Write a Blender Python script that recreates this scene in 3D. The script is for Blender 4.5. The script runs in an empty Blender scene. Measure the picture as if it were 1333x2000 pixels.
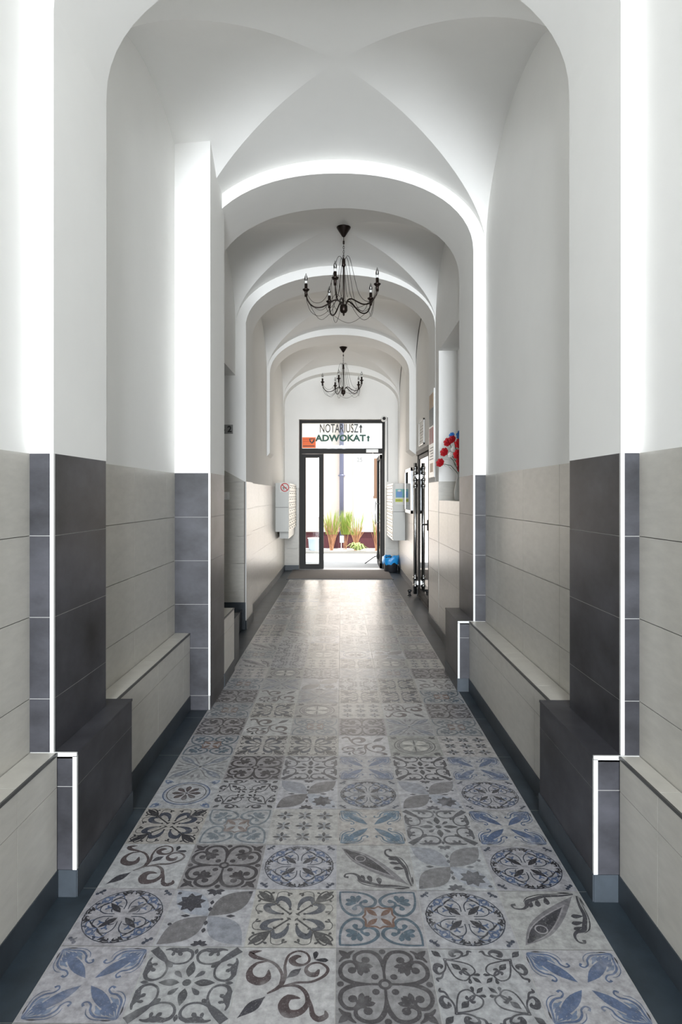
import bpy, math, random
from mathutils import Vector
PI = math.pi
SC = bpy.context.scene
COL = SC.collection
random.seed(4)

# ------------------------------------------------------------------ camera, world, lights, exposure
H = 1.475
F_PX = 1220.0
YAW = 0.0116
cam = bpy.data.cameras.new('camera')
cam.sensor_fit = 'VERTICAL'; cam.sensor_height = 36.0
cam.lens = F_PX / 2000.0 * 36.0
cam.shift_x = (666.5 - (667.7 - F_PX * YAW)) / 2000.0
cam.shift_y = -(1000.0 - 968.0) / 2000.0
cam.clip_start = 0.02
camo = bpy.data.objects.new('camera', cam); COL.objects.link(camo)
camo.location = (0, 0, H); camo.rotation_euler = (PI / 2, 0, YAW)
SC.camera = camo

w = bpy.data.worlds.new('sky'); SC.world = w; w.use_nodes = True
wn = w.node_tree; wn.nodes.clear()
wo = wn.nodes.new('ShaderNodeOutputWorld'); wb = wn.nodes.new('ShaderNodeBackground')
wb.inputs[0].default_value = (0.86, 0.93, 1.0, 1); wb.inputs[1].default_value = 1.3
wn.links.new(wb.outputs[0], wo.inputs[0])

def light(name, typ, loc, rot, energy, color, **kw):
    l = bpy.data.lights.new(name, typ); l.energy = energy; l.color = color
    for k, v in kw.items(): setattr(l, k, v)
    o = bpy.data.objects.new(name, l); COL.objects.link(o); o.location = loc; o.rotation_euler = rot
    return o
sun_dir = Vector((-0.45, 0.24, -0.84))
sun = light('sun', 'SUN', (3, 5, 9), (0, 0, 0), 4.2, (1.0, 0.95, 0.88), angle=0.01)
sun.rotation_euler = sun_dir.to_track_quat('-Z', 'Y').to_euler()
# daylight entering by the street gate behind the camera, and by the courtyard door
light('street_gate_daylight', 'AREA', (0.0, -9.5, 2.6), (PI / 2, 0, 0), 1850.0, (0.90, 0.95, 1.0), shape='RECTANGLE', size=3.0, size_y=4.6)
light('courtyard_daylight', 'AREA', (0.0, 12.9, 1.5), (-PI / 2, 0, 0), 34.0, (1.0, 0.90, 0.81), shape='RECTANGLE', size=1.6, size_y=2.8)
SC.view_settings.view_transform = 'Standard'; SC.view_settings.look = 'None'
SC.view_settings.gamma = 1.0; SC.view_settings.exposure = 0.77
SC.view_settings.use_curve_mapping = False
SC.cycles.max_bounces = 14; SC.cycles.diffuse_bounces = 8; SC.cycles.glossy_bounces = 6
SC.cycles.transmission_bounces = 6; SC.cycles.transparent_max_bounces = 12
SC.cycles.use_denoising = True
SC.cycles.caustics_reflective = False; SC.cycles.caustics_refractive = False

# ------------------------------------------------------------------ materials
def mat(name, col, rough=0.5, metal=0.0, noise=None, bump=None, spec=0.5, coat=0.0, emit=None):
    """noise=(scale, amount, stretch) mottles the colour; bump=(scale, strength)"""
    m = bpy.data.materials.new(name); m.use_nodes = True
    nt = m.node_tree; b = nt.nodes['Principled BSDF']
    b.inputs['Base Color'].default_value = (*col, 1); b.inputs['Roughness'].default_value = rough
    b.inputs['Metallic'].default_value = metal; b.inputs['Specular IOR Level'].default_value = spec
    b.inputs['Coat Weight'].default_value = coat
    if emit:
        b.inputs['Emission Color'].default_value = (*emit[0], 1); b.inputs['Emission Strength'].default_value = emit[1]
    tc = nt.nodes.new('ShaderNodeTexCoord')
    if noise:
        mp = nt.nodes.new('ShaderNodeMapping'); nt.links.new(tc.outputs['Object'], mp.inputs[0])
        mp.inputs['Scale'].default_value = noise[2]
        n = nt.nodes.new('ShaderNodeTexNoise'); n.inputs['Scale'].default_value = noise[0]
        n.inputs['Detail'].default_value = 6; n.inputs['Roughness'].default_value = 0.62
        nt.links.new(mp.outputs[0], n.inputs['Vector'])
        r = nt.nodes.new('ShaderNodeMapRange')
        r.inputs['From Min'].default_value = 0.3; r.inputs['From Max'].default_value = 0.7
        r.inputs['To Min'].default_value = 1 - noise[1]; r.inputs['To Max'].default_value = 1 + noise[1]
        nt.links.new(n.outputs['Fac'], r.inputs['Value'])
        mx = nt.nodes.new('ShaderNodeVectorMath'); mx.operation = 'SCALE'
        mx.inputs[0].default_value = col
        nt.links.new(r.outputs[0], mx.inputs['Scale']); nt.links.new(mx.outputs[0], b.inputs['Base Color'])
    if bump:
        n2 = nt.nodes.new('ShaderNodeTexNoise'); n2.inputs['Scale'].default_value = bump[0]
        n2.inputs['Detail'].default_value = 4
        nt.links.new(tc.outputs['Object'], n2.inputs['Vector'])
        bp = nt.nodes.new('ShaderNodeBump'); bp.inputs['Strength'].default_value = bump[1]; bp.inputs['Distance'].default_value = 0.01
        nt.links.new(n2.outputs['Fac'], bp.inputs['Height']); nt.links.new(bp.outputs[0], b.inputs['Normal'])
    return m
M = {}
M['plaster'] = mat('white_plaster', (0.86, 0.853, 0.83), 0.75, noise=(1.3, 0.025, (1, 1, 1)), bump=(9, 0.05), spec=0.25)
M['cream'] = mat('cream_tile', (0.50, 0.48, 0.435), 0.34, noise=(9, 0.07, (1.2, 1.2, 4)), spec=0.5)
M['dark'] = mat('anthracite_tile', (0.037, 0.037, 0.043), 0.42, noise=(2.6, 0.8, (1, 1, 1.5)), spec=0.35)
M['slate'] = mat('slate_floor_tile', (0.024, 0.034, 0.044), 0.45, noise=(6, 0.35, (1, 1, 1)), spec=0.4)
M['plinth'] = mat('slate_plinth', (0.038, 0.047, 0.057), 0.45, noise=(7, 0.3, (1, 1, 1)), spec=0.4)
M['grout'] = mat('pale_grout', (0.36, 0.355, 0.34), 0.85)
M['grout_c'] = mat('sand_grout', (0.20, 0.185, 0.165), 0.85)
M['trim'] = mat('white_edge_profile', (0.62, 0.62, 0.61), 0.35)
M['lip'] = mat('dark_edge_profile', (0.06, 0.06, 0.058), 0.4)
M['frame'] = mat('anthracite_aluminium', (0.032, 0.031, 0.030), 0.6, 0.0, spec=0.25)
M['steel'] = mat('brushed_steel', (0.62, 0.62, 0.61), 0.22, 1.0)
M['alu'] = mat('grey_aluminium', (0.42, 0.43, 0.44), 0.35, 0.5)
M['black'] = mat('black_plastic', (0.012, 0.012, 0.013), 0.4)
M['iron'] = mat('brown_black_iron', (0.022, 0.014, 0.011), 0.36, 0.7)
M['white'] = mat('white_plastic', (0.80, 0.80, 0.78), 0.35)
M['box'] = mat('grey_painted_metal', (0.52, 0.52, 0.49), 0.4, noise=(3, 0.03, (1, 1, 1)))
M['flap'] = mat('cream_mailbox_flap', (0.54, 0.51, 0.45), 0.4)
M['matt'] = mat('entrance_mat_pile', (0.115, 0.105, 0.10), 0.95, noise=(160, 0.4, (1, 1, 1)), bump=(400, 0.6))
M['blue'] = mat('blue_bin_liner', (0.01, 0.30, 0.75), 0.3, bump=(25, 0.6))
M['binb'] = mat('black_bin', (0.018, 0.02, 0.025), 0.45)
M['red'] = mat('red_petals', (0.62, 0.008, 0.015), 0.5)
M['dred'] = mat('deep_red_petals', (0.34, 0.006, 0.012), 0.5)
M['bpet'] = mat('blue_petals', (0.03, 0.17, 0.50), 0.5)
M['wpet'] = mat('white_petals', (0.75, 0.72, 0.68), 0.5)
M['leaf'] = mat('dark_green_leaves', (0.03, 0.08, 0.035), 0.5)
M['vase'] = mat('pale_vase', (0.6, 0.6, 0.57), 0.3)
M['redsign'] = mat('sign_red', (0.50, 0.02, 0.02), 0.5)
M['orange'] = mat('orange_sticker', (1.0, 0.16, 0.01), 0.5)
M['ink'] = mat('black_lettering', (0.02, 0.02, 0.02), 0.5)
M['green'] = mat('green_lettering', (0.0, 0.075, 0.045), 0.5)
M['facade1'] = mat('beige_render', (0.72, 0.62, 0.54), 0.9, noise=(2, 0.03, (1, 1, 1)))
M['facade2'] = mat('white_render', (0.85, 0.84, 0.80), 0.9)
M['socle'] = mat('maroon_socle', (0.085, 0.022, 0.028), 0.8, noise=(6, 0.15, (1, 1, 1)))
M['pave'] = mat('pale_paving', (0.62, 0.62, 0.62), 0.9, noise=(4, 0.05, (1, 1, 1)))
M['curb'] = mat('curb_stone', (0.26, 0.25, 0.23), 0.9)
M['gravel'] = mat('pale_gravel', (0.60, 0.57, 0.55), 0.95, noise=(60, 0.3, (1, 1, 1)), bump=(80, 0.8))
M['pipe'] = mat('grey_downpipe', (0.17, 0.18, 0.26), 0.4, 0.2)
M['straw'] = mat('dry_grass_stalk', (0.50, 0.26, 0.14), 0.7)
M['grassg'] = mat('green_grass_blade', (0.27, 0.36, 0.06), 0.6)
M['hosta'] = mat('hosta_leaf', (0.42, 0.52, 0.20), 0.5, noise=(20, 0.4, (1, 1, 1)))
M['brown'] = mat('brown_window_wood', (0.22, 0.12, 0.07), 0.6)
M['tub'] = mat('pale_blue_plastic', (0.45, 0.55, 0.62), 0.4)
M['paper'] = mat('white_paper', (0.74, 0.73, 0.70), 0.6)
M['tan'] = mat('poster_tan', (0.52, 0.36, 0.22), 0.5)
M['pgrey'] = mat('poster_grey', (0.16, 0.18, 0.19), 0.5)
M['pred'] = mat('poster_red', (0.33, 0.05, 0.055), 0.5)
M['teal'] = mat('print_teal', (0.17, 0.44, 0.42), 0.5)
M['pblue'] = mat('print_blue', (0.12, 0.27, 0.55), 0.5)
M['yellow'] = mat('print_yellow_green', (0.50, 0.56, 0.02), 0.5)
M['signg'] = mat('grey_sign_plate', (0.28, 0.28, 0.27), 0.5)

def glassy(name, gloss, tint=(1, 1, 1), rough=0.01):
    m = bpy.data.materials.new(name); m.use_nodes = True; nt = m.node_tree; nt.nodes.clear()
    o = nt.nodes.new('ShaderNodeOutputMaterial'); t = nt.nodes.new('ShaderNodeBsdfTransparent')
    t.inputs[0].default_value = (*tint, 1)
    g = nt.nodes.new('ShaderNodeBsdfGlossy'); g.inputs['Roughness'].default_value = rough
    lw = nt.nodes.new('ShaderNodeLayerWeight'); lw.inputs[0].default_value = gloss
    mx = nt.nodes.new('ShaderNodeMixShader')
    nt.links.new(lw.outputs['Fresnel'], mx.inputs[0]); nt.links.new(t.outputs[0], mx.inputs[1]); nt.links.new(g.outputs[0], mx.inputs[2])
    nt.links.new(mx.outputs[0], o.inputs[0]); return m
M['glass'] = glassy('window_glass', 0.35, (0.97, 0.985, 0.98))
M['bulb'] = glassy('clear_bulb_glass', 0.6, (0.95, 0.95, 0.95))

def floor_material():
    """printed cement-look tile: ink layer worn through to the ground colour"""
    m = bpy.data.materials.new('patchwork_printed_tile'); m.use_nodes = True; nt = m.node_tree
    b = nt.nodes['Principled BSDF']
    a1 = nt.nodes.new('ShaderNodeAttribute'); a1.attribute_name = 'ink'
    a2 = nt.nodes.new('ShaderNodeAttribute'); a2.attribute_name = 'ground'
    tc = nt.nodes.new('ShaderNodeTexCoord')
    def nz(scale, detail, lo, hi, a, c):
        n = nt.nodes.new('ShaderNodeTexNoise'); n.inputs['Scale'].default_value = scale; n.inputs['Detail'].default_value = detail
        n.inputs['Roughness'].default_value = 0.65
        nt.links.new(tc.outputs['Object'], n.inputs['Vector'])
        r = nt.nodes.new('ShaderNodeMapRange')
        for k, v in zip(('From Min', 'From Max', 'To Min', 'To Max'), (lo, hi, a, c)): r.inputs[k].default_value = v
        nt.links.new(n.outputs['Fac'], r.inputs['Value']); return r.outputs[0]
    wear1 = nz(7, 5, 0.54, 0.76, 0.0, 0.6)
    wear2 = nz(150, 3, 0.56, 0.72, 0.0, 0.45)
    mxw = nt.nodes.new('ShaderNodeMath'); mxw.operation = 'MAXIMUM'
    nt.links.new(wear1, mxw.inputs[0]); nt.links.new(wear2, mxw.inputs[1])
    mx = nt.nodes.new('ShaderNodeMix'); mx.data_type = 'RGBA'
    nt.links.new(mxw.outputs[0], mx.inputs['Factor']); nt.links.new(a1.outputs['Color'], mx.inputs['A']); nt.links.new(a2.outputs['Color'], mx.inputs['B'])
    mot = nz(34, 8, 0.32, 0.68, 0.66, 1.22)
    sc = nt.nodes.new('ShaderNodeVectorMath'); sc.operation = 'SCALE'
    nt.links.new(mx.outputs['Result'], sc.inputs[0]); nt.links.new(mot, sc.inputs['Scale'])
    nt.links.new(sc.outputs[0], b.inputs['Base Color'])
    b.inputs['Roughness'].default_value = 0.34; b.inputs['Specular IOR Level'].default_value = 0.4
    return m
M['print'] = floor_material()

# ------------------------------------------------------------------ mesh helpers
class MB:
    def __init__(s): s.v = []; s.f = []; s.m = []; s.mats = []; s.sm = []
    def mi(s, name):
        if name not in s.mats: s.mats.append(name)
        return s.mats.index(name)
    def add(s, vs, fs, m, smooth=False):
        o = len(s.v); s.v += [tuple(v) for v in vs]; k = s.mi(m)
        for f in fs: s.f.append(tuple(i + o for i in f)); s.m.append(k); s.sm.append(smooth)
        return s
    def box(s, a, b, m):
        x0, x1 = sorted((a[0], b[0])); y0, y1 = sorted((a[1], b[1])); z0, z1 = sorted((a[2], b[2]))
        v = [(x0, y0, z0), (x1, y0, z0), (x1, y1, z0), (x0, y1, z0), (x0, y0, z1), (x1, y0, z1), (x1, y1, z1), (x0, y1, z1)]
        return s.add(v, [(0, 3, 2, 1), (4, 5, 6, 7), (0, 1, 5, 4), (1, 2, 6, 5), (2, 3, 7, 6), (3, 0, 4, 7)], m)
    def tube(s, pts, r, m, n=8, cap=True):
        pts = [Vector(p) for p in pts]; rr = r if isinstance(r, (list, tuple)) else [r] * len(pts)
        vs = []; fs = []; up = None
        for i, p in enumerate(pts):
            d = (pts[min(i + 1, len(pts) - 1)] - pts[max(i - 1, 0)])
            d = d.normalized() if d.length > 1e-9 else Vector((0, 0, 1))
            if up is None: up = Vector((0, 0, 1)) if abs(d.z) < 0.9 else Vector((1, 0, 0))
            a = d.cross(up)
            if a.length < 1e-6: a = d.cross(Vector((0, 1, 0)))
            a.normalize(); c = a.cross(d).normalized(); up = c
            for k in range(n):
                t = 2 * PI * k / n; vs.append(p + (a * math.cos(t) + c * math.sin(t)) * rr[i])
        for i in range(len(pts) - 1):
            for k in range(n):
                fs.append((i * n + k, i * n + (k + 1) % n, (i + 1) * n + (k + 1) % n, (i + 1) * n + k))
        if cap: fs.append(tuple(range(n))[::-1]); fs.append(tuple((len(pts) - 1) * n + k for k in range(n)))
        return s.add(vs, fs, m, True)
    def lathe(s, prof, c, m, n=20, axis='Z'):
        vs = []; fs = []
        for r, z in prof:
            for k in range(n):
                t = 2 * PI * k / n
                p = (r * math.cos(t), r * math.sin(t), z)
                if axis == 'Y': p = (p[0], p[2], p[1])
                if axis == 'X': p = (p[2], p[0], p[1])
                vs.append((c[0] + p[0], c[1] + p[1], c[2] + p[2]))
        for i in range(len(prof) - 1):
            for k in range(n): fs.append((i * n + k, i * n + (k + 1) % n, (i + 1) * n + (k + 1) % n, (i + 1) * n + k))
        fs.append(tuple(range(n))[::-1]); fs.append(tuple((len(prof) - 1) * n + k for k in range(n)))
        return s.add(vs, fs, m, True)
    def ball(s, c, r, m, n=10, squash=(1, 1, 1), jitter=0):
        vs = []; fs = []
        for i in range(n + 1):
            a = PI * i / n
            for k in range(n):
                t = 2 * PI * k / n; q = r * (1 + random.uniform(-jitter, jitter))
                vs.append((c[0] + q * math.sin(a) * math.cos(t) * squash[0], c[1] + q * math.sin(a) * math.sin(t) * squash[1], c[2] + q * math.cos(a) * squash[2]))
        for i in range(n):
            for k in range(n): fs.append((i * n + k, (i + 1) * n + k, (i + 1) * n + (k + 1) % n, i * n + (k + 1) % n))
        return s.add(vs, fs, m, True)
    def build(s, name, parent=None, loc=(0, 0, 0)):
        me = bpy.data.meshes.new(name)
        l = Vector(loc)
        me.from_pydata([tuple(Vector(v) - l) for v in s.v], [], s.f)
        for k in s.mats: me.materials.append(M[k])
        me.polygons.foreach_set('material_index', s.m)
        me.polygons.foreach_set('use_smooth', s.sm)
        me.update()
        o = bpy.data.objects.new(name, me); COL.objects.link(o); o.location = loc
        if parent: o.parent = parent
        return o
def tag(o, label, cat, group=None, kind=None):
    if label: o['label'] = label
    if cat: o['category'] = cat
    if group: o['group'] = group
    if kind: o['kind'] = kind
    return o
def struct(mb, name, label=None):
    o = mb.build(name); o['kind'] = 'structure'
    if label: o['label'] = label
    return o
def empty(name, loc, label, cat, group=None, kind=None):
    o = bpy.data.objects.new(name, None); COL.objects.link(o); o.location = loc; o.empty_display_size = 0.1
    return tag(o, label, cat, group, kind)
def part(mb, name, parent, label=None):
    o = mb.build(name); o.parent = parent
    o.location = Vector((0, 0, 0)) - parent.location
    if label: o['label'] = label
    return o
def sub(mb, name, part_obj, label=None):
    o = mb.build(name); o.parent = part_obj
    if label: o['label'] = label
    return o
def copy_tree(o, parent=None):
    c = o.copy(); COL.objects.link(c)
    if parent: c.parent = parent
    for ch in list(o.children): copy_tree(ch, c)
    return c

GAP = 0.0012
def tiles(mb, axis, pos, sgn, us, zs, m, grout, thick=0.0012):
    """tiled plane. axis 'x': plane x=pos facing sgn, us=y joints, zs=z joints. axis 'y' likewise. axis 'z': us=x joints, zs=y joints"""
    u0, u1, z0, z1 = us[0], us[-1], zs[0], zs[-1]
    def bx(ua, ub, za, zb, d0, d1, mm):
        p0, p1 = pos + sgn * d0, pos + sgn * d1
        if axis == 'x': mb.box((p0, ua, za), (p1, ub, zb), mm)
        elif axis == 'y': mb.box((ua, p0, za), (ub, p1, zb), mm)
        else: mb.box((ua, za, p0), (ub, zb, p1), mm)
    bx(u0, u1, z0, z1, -0.02, 0.0, grout)
    for i in range(len(us) - 1):
        for j in range(len(zs) - 1):
            bx(us[i] + (GAP if i else 0), us[i + 1] - (GAP if i < len(us) - 2 else 0), zs[j] + (GAP if j else 0), zs[j + 1] - (GAP if j < len(zs) - 2 else 0), -0.001, thick, m)
ZJ = [0.1, 0.127, 0.427, 0.727, 1.027, 1.327, 1.63]
TT = 1.63    # top of the tiled dado
ZTOP = 4.34
def fr(v, lst): return [q for q in lst if q > v + 0.02]

# ------------------------------------------------------------------ layout numbers
PA = (2.285, 2.80); BENCH_A = (2.285, 2.895)
PB = (4.285, 4.80)
AR = [(2.285, 2.80), (4.71, 5.28), (6.86, 7.38), (9.42, 9.94), (12.05, 12.35)]
XL0, XR0 = -1.15, 1.085
BH = 0.53

# ------------------------------------------------------------------ vaults
def vault(y0, y1, xl, xr, z0=3.33, z1=4.0, bulge=0.075, n=20):
    mb = MB(); cx, cy = (xl + xr) / 2, (y0 + y1) / 2; a, b = (xr - xl) / 2, (y1 - y0) / 2
    def z(s, u, v):
        return z0 + (z1 - z0) * math.sqrt(max(0, 1 - s * s)) + bulge * (1 - u * u) * (1 - v * v)
    ss = [math.sin(PI / 2 * (i / n)) for i in range(-n, n + 1)]
    k = 8
    for sg in (-1, 1):
        for longw in (True, False):
            vs = []; fs = []
            for s in ss:
                for j in range(k + 1):
                    t = abs(s) + (1 - abs(s)) * j / k
                    if longw: u, v = s, sg * t
                    else: u, v = sg * t, s
                    vs.append((cx + a * u, cy + b * v, z(s, u, v)))
            for i in range(len(ss) - 1):
                for j in range(k):
                    q = (i * (k + 1) + j, i * (k + 1) + j + 1, (i + 1) * (k + 1) + j + 1, (i + 1) * (k + 1) + j)
                    fs.append(q)
            mb.add(vs, fs, 'plaster', True)
    return struct(mb, 'ceiling', 'white plastered groin vault')
vault(-0.9, 2.285, XL0, XR0)
vault(2.80, 4.71, XL0, XR0, z1=4.01, bulge=0.07)
vault(5.28, 6.86, -1.17, 1.04)
vault(7.38, 9.42, -1.13, 1.11)
vault(9.94, 12.05, -1.13, 1.11)
vault(-2.5, -0.9, XL0, XR0)
mb = MB(); mb.box((-2.6, -2.6, ZTOP), (1.6, 12.75, ZTOP + 0.25), 'plaster'); struct(mb, 'ceiling', 'unseen light-blocking slab added above the vaults')  # unseen cover added over the thin vault shells to stop light leaking in

def arch(y0, y1, xl, xr, ol, orr, zs, r, zl=TT, zr=TT, corbel=False, p=2.12):
    """transverse arch: legs ol..xl and xr..orr, curve springing at zs with rise r"""
    mb = MB(); n = 32; c, a = (xl + xr) / 2, (xr - xl) / 2
    pts = []
    for i in range(n + 1):
        t = -PI / 2 + PI * i / n; s = math.sin(t)
        pts.append((c + a * s, zs + r * max(0, 1 - abs(s) ** p) ** (1 / p)))
    vs = []; fs = []
    for x, z in pts:
        for yy in (y0, y1): vs += [(x, yy, z), (x, yy, ZTOP)]
    for i in range(n):
        A, B = i * 4, (i + 1) * 4
        fs += [(A, B, B + 1, A + 1), (A + 2, A + 3, B + 3, B + 2)]
    mb.add(vs, fs, 'plaster')
    mb.add(vs, [(i * 4, i * 4 + 2, (i + 1) * 4 + 2, (i + 1) * 4) for i in range(n)], 'plaster', True)
    for o_, x_, zb in ((ol, xl, zl), (orr, xr, zr)):
        mb.box((o_, y0, zb), (x_, y1, ZTOP), 'plaster')
        if corbel:   # slanted foot of a leg that stops above the dado
            e = 0.14
            mb.add([(o_, y0, zb), (x_, y0, zb), (o_, y1, zb), (x_, y1, zb), (o_, y0, zb - e), (o_, y1, zb - e)],
                   [(0, 1, 4), (2, 5, 3), (1, 3, 5, 4), (0, 4, 5, 2)], 'plaster')
    return struct(mb, 'trim_1', 'white plaster transverse arch')
arch(*AR[0], -1.06, 1.017, -1.3, 1.3, 3.26, 0.665)
arch(*AR[1], -1.06, 0.992, -1.3, 1.3, 3.31, 0.595)
arch(*AR[2], -1.06, 1.028, -1.3, 1.3, 3.31, 0.59)
arch(*AR[3], -1.085, 1.02, -1.2, 1.2, 3.31, 0.59, zl=2.12, zr=2.17, corbel=True)
arch(*AR[4], -1.126, 1.112, -1.3, 1.3, 3.25, 0.61)
arch(-0.95, -0.7, -1.06, 1.02, -1.3, 1.3, 3.26, 0.665)

# ------------------------------------------------------------------ walls: plaster above, tiled dado below
WT = 0.30
mb = MB()   # left wall
mb.box((XL0, -2.6, 0), (XL0 - WT, 5.28, ZTOP), 'plaster')
mb.box((XL0, -2.6, 0), (XL0 - WT, -2.3, ZTOP), 'plaster')
mb.box((-1.17, 5.28, 2.80), (-1.17 - WT, 6.87, ZTOP), 'plaster')
mb.box((-1.13, 7.38, 0), (-1.13 - WT, 12.75, ZTOP), 'plaster')
tiles(mb, 'x', XL0 + 0.0, 1, [-2.5, -1.9, -1.3, -0.7, -0.1, 0.5, 1.1, 1.7, 2.285], fr(0.48, ZJ[1:]) and [0.5] + fr(0.5, ZJ), 'cream', 'grout_c')
tiles(mb, 'x', XL0 + 0.0, 1, [2.80, 3.454, 4.09, 4.285], [0.5] + fr(0.5, ZJ), 'cream', 'grout_c')
tiles(mb, 'x', -1.13, 1, [7.38, 7.9, 8.5, 9.1, 9.7, 10.3, 10.9, 11.5, 12.1, 12.35], ZJ, 'cream', 'grout_c')
struct(mb, 'wall_left', 'white plaster wall above a cream tiled dado')

mb = MB()   # stair alcove on the left
mb.box((-2.5, 4.6, 0), (-2.3, 7.2, ZTOP), 'plaster')
mb.box((-2.5, 4.80, 0), (-1.45, 5.0, ZTOP), 'plaster')
mb.box((-2.5, 6.87, 0), (-1.055, 7.38, ZTOP), 'plaster')
mb.box((-2.5, 5.0, 2.80), (-1.45, 6.9, 2.95), 'plaster')
tiles(mb, 'y', 6.87, -1, [-2.3, -1.7, -1.055], [0.30, 0.427, 0.727, 1.027, 1.327, 1.625], 'cream', 'grout_c')
# tile edge rising with the stair
mb.add([(-1.40, 6.857, 1.627), (-1.062, 6.857, 1.627), (-1.40, 6.857, 1.812), (-1.40, 6.874, 1.627), (-1.062, 6.874, 1.627), (-1.40, 6.874, 1.812)],
       [(0, 1, 2), (0, 2, 5, 3), (1, 4, 5, 2), (0, 3, 4, 1)], 'cream')
mb.box((-2.3, 6.857, 1.627), (-1.401, 6.874, 1.812), 'cream')
mb.box((-2.3, 6.858, 0.0), (-1.058, 6.875, 0.30), 'plinth')
tiles(mb, 'x', -1.055, 1, [6.866, 7.38], [0.1] + ZJ[2:], 'cream', 'grout_c')
mb.box((-1.062, 6.862, 0.10), (-1.049, 6.872, 1.63), 'trim')
mb.box((-1.14, 6.87, 0.0), (-1.045, 7.39, 0.10), 'plinth')
struct(mb, 'wall_left', 'pier and side walls of the stair alcove on the left')

mb = MB()   # right wall
mb.box((XR0, -2.6, 0), (XR0 + WT, 4.71, ZTOP), 'plaster')
nx0, nx1, ny0, ny1, nz0, nz1 = 1.03, 1.225, 5.45, 6.63, 1.425, 3.01
xo = 1.40
mb.box((nx0, 5.28, 0), (xo, ny0, ZTOP), 'plaster')
mb.box((nx0, ny1, 0), (xo, 7.38, ZTOP), 'plaster')
mb.box((nx0, ny0, 0), (xo, ny1, nz0 - 0.004), 'plaster')
mb.box((nx0, ny0, nz1), (xo, ny1, ZTOP), 'plaster')
mb.box((nx1, ny0, nz0 - 0.01), (xo, ny1, nz1), 'plaster')
mb.box((1.12, 7.38, 2.13), (1.45, 9.22, ZTOP), 'plaster')
mb.box((1.12, 9.22, 0), (1.45, 12.75, ZTOP), 'plaster')
tiles(mb, 'x', XR0, -1, [-2.5, -1.9, -1.3, -0.7, -0.1, 0.5, 1.1, 1.7, 2.285], [0.5] + fr(0.5, ZJ), 'cream', 'grout_c')
tiles(mb, 'x', XR0, -1, [2.80, 3.12, 3.74, 4.39, 4.71], [0.5] + fr(0.5, ZJ), 'cream', 'grout_c')
zlow = [0.1, 0.3, 0.62, 0.94, 1.26, nz0]
tiles(mb, 'x', nx0, -1, [5.28, 6.06, 6.7, 7.38], [0.1, 0.32, 0.65, 0.98, 1.30, nz0], 'cream', 'grout_c')
tiles(mb, 'x', nx0, -1, [5.28, ny0 - 0.003], [nz0, 1.625], 'cream', 'grout_c')
tiles(mb, 'x', nx0, -1, [ny1 + 0.003, 6.7, 7.38], [nz0, 1.625], 'cream', 'grout_c')
tiles(mb, 'y', ny1, -1, [nx0, nx1], [nz0, 1.625], 'cream', 'grout_c')
tiles(mb, 'x', 1.12, -1, [9.22, 9.8, 10.4, 11.0, 11.6, 12.2, 12.35], ZJ, 'cream', 'grout_c')
mb.box((nx0 - 0.004, ny1 - 0.006, 0.1), (nx0 + 0.001, ny1 + 0.001, 1.625), 'cream')
struct(mb, 'wall_right', 'white plaster wall with a window niche above a cream tiled dado')

DX0, DX1, DZ = -0.845, 0.862, 2.985
mb = MB()   # far end wall
mb.box((-1.6, 12.35, 0), (DX0, 12.75, 4.6), 'plaster')
mb.box((DX1, 12.35, 0), (1.6, 12.75, 4.6), 'plaster')
mb.box((DX0, 12.35, DZ), (DX1, 12.75, 4.6), 'plaster')
tiles(mb, 'y', 12.35, -1, [-1.13, DX0], ZJ, 'cream', 'grout_c')
tiles(mb, 'y', 12.35, -1, [DX1, 1.12], ZJ, 'cream', 'grout_c')
struct(mb, 'wall_back', 'white end wall around the courtyard door')
mb = MB()
mb.box((-1.6, -2.7, 0), (-1.06, -2.5, 4.6), 'plaster'); mb.box((1.02, -2.7, 0), (1.6, -2.5, 4.6), 'plaster'); mb.box((-1.06, -2.7, 3.7), (1.02, -2.5, 4.6), 'plaster')
struct(mb, 'wall_front', 'street wall behind the viewer around the gate')

# baseboards
mb = MB()
for x0, y0, y1 in ((-1.13, 7.38, 12.345),): mb.box((x0 - 0.01, y0, 0), (x0 + 0.012, y1, 0.10), 'plinth')
mb.box((-1.13, 12.335, 0), (DX0, 12.36, 0.10), 'plinth')
struct(mb, 'baseboard_left', 'dark slate baseboard')
mb = MB()
mb.box((nx0 - 0.012, 5.28, 0), (nx0 + 0.01, 7.38, 0.10), 'plinth')
mb.box((1.108, 9.22, 0), (1.13, 12.345, 0.10), 'plinth')
mb.box((DX1, 12.335, 0), (1.12, 12.36, 0.10), 'plinth')
struct(mb, 'baseboard_right', 'dark slate baseboard')

# ------------------------------------------------------------------ dark tiled pilasters
def pilaster(xf, xw, y0, y1, z0, label):
    s = 1 if xf < 0 else -1   # towards the corridor axis
    mb = MB()
    mb.box((xw, y0 + 0.003, 0), (xf - s * 0.003, y1 - 0.003, TT), 'grout')
    zz = [z0] + fr(z0 + 0.06, ZJ)
    if z0 == 0: zz = [0.0, 0.1] + ZJ[2:]
    tiles(mb, 'x', xf - s * 0.0012, s, [y0 + .005, y1 - .005], zz, 'dark', 'grout')
    for yy, q in ((y0 + 0.0012, -1), (y1 - 0.0012, 1)):
        tiles(mb, 'y', yy, q, sorted([xw, xf - s * 0.013]), zz, 'dark', 'grout')
    mb.box((xf - s * 0.013, y0 - 0.0015, max(z0, 0.1) if z0 else 0.1), (xf + s * 0.001, y0 + 0.010, TT), 'trim')
    return struct(mb, 'trim_2', label)
pilaster(-1.06, XL0, *PA, BH, 'anthracite tiled pilaster, nearest on the left')
pilaster(1.017, XR0 + .01, *PA, BH, 'anthracite tiled pilaster, nearest on the right')
pilaster(0.992, XR0, *AR[1], BH, 'anthracite tiled pilaster, second on the right')
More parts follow.
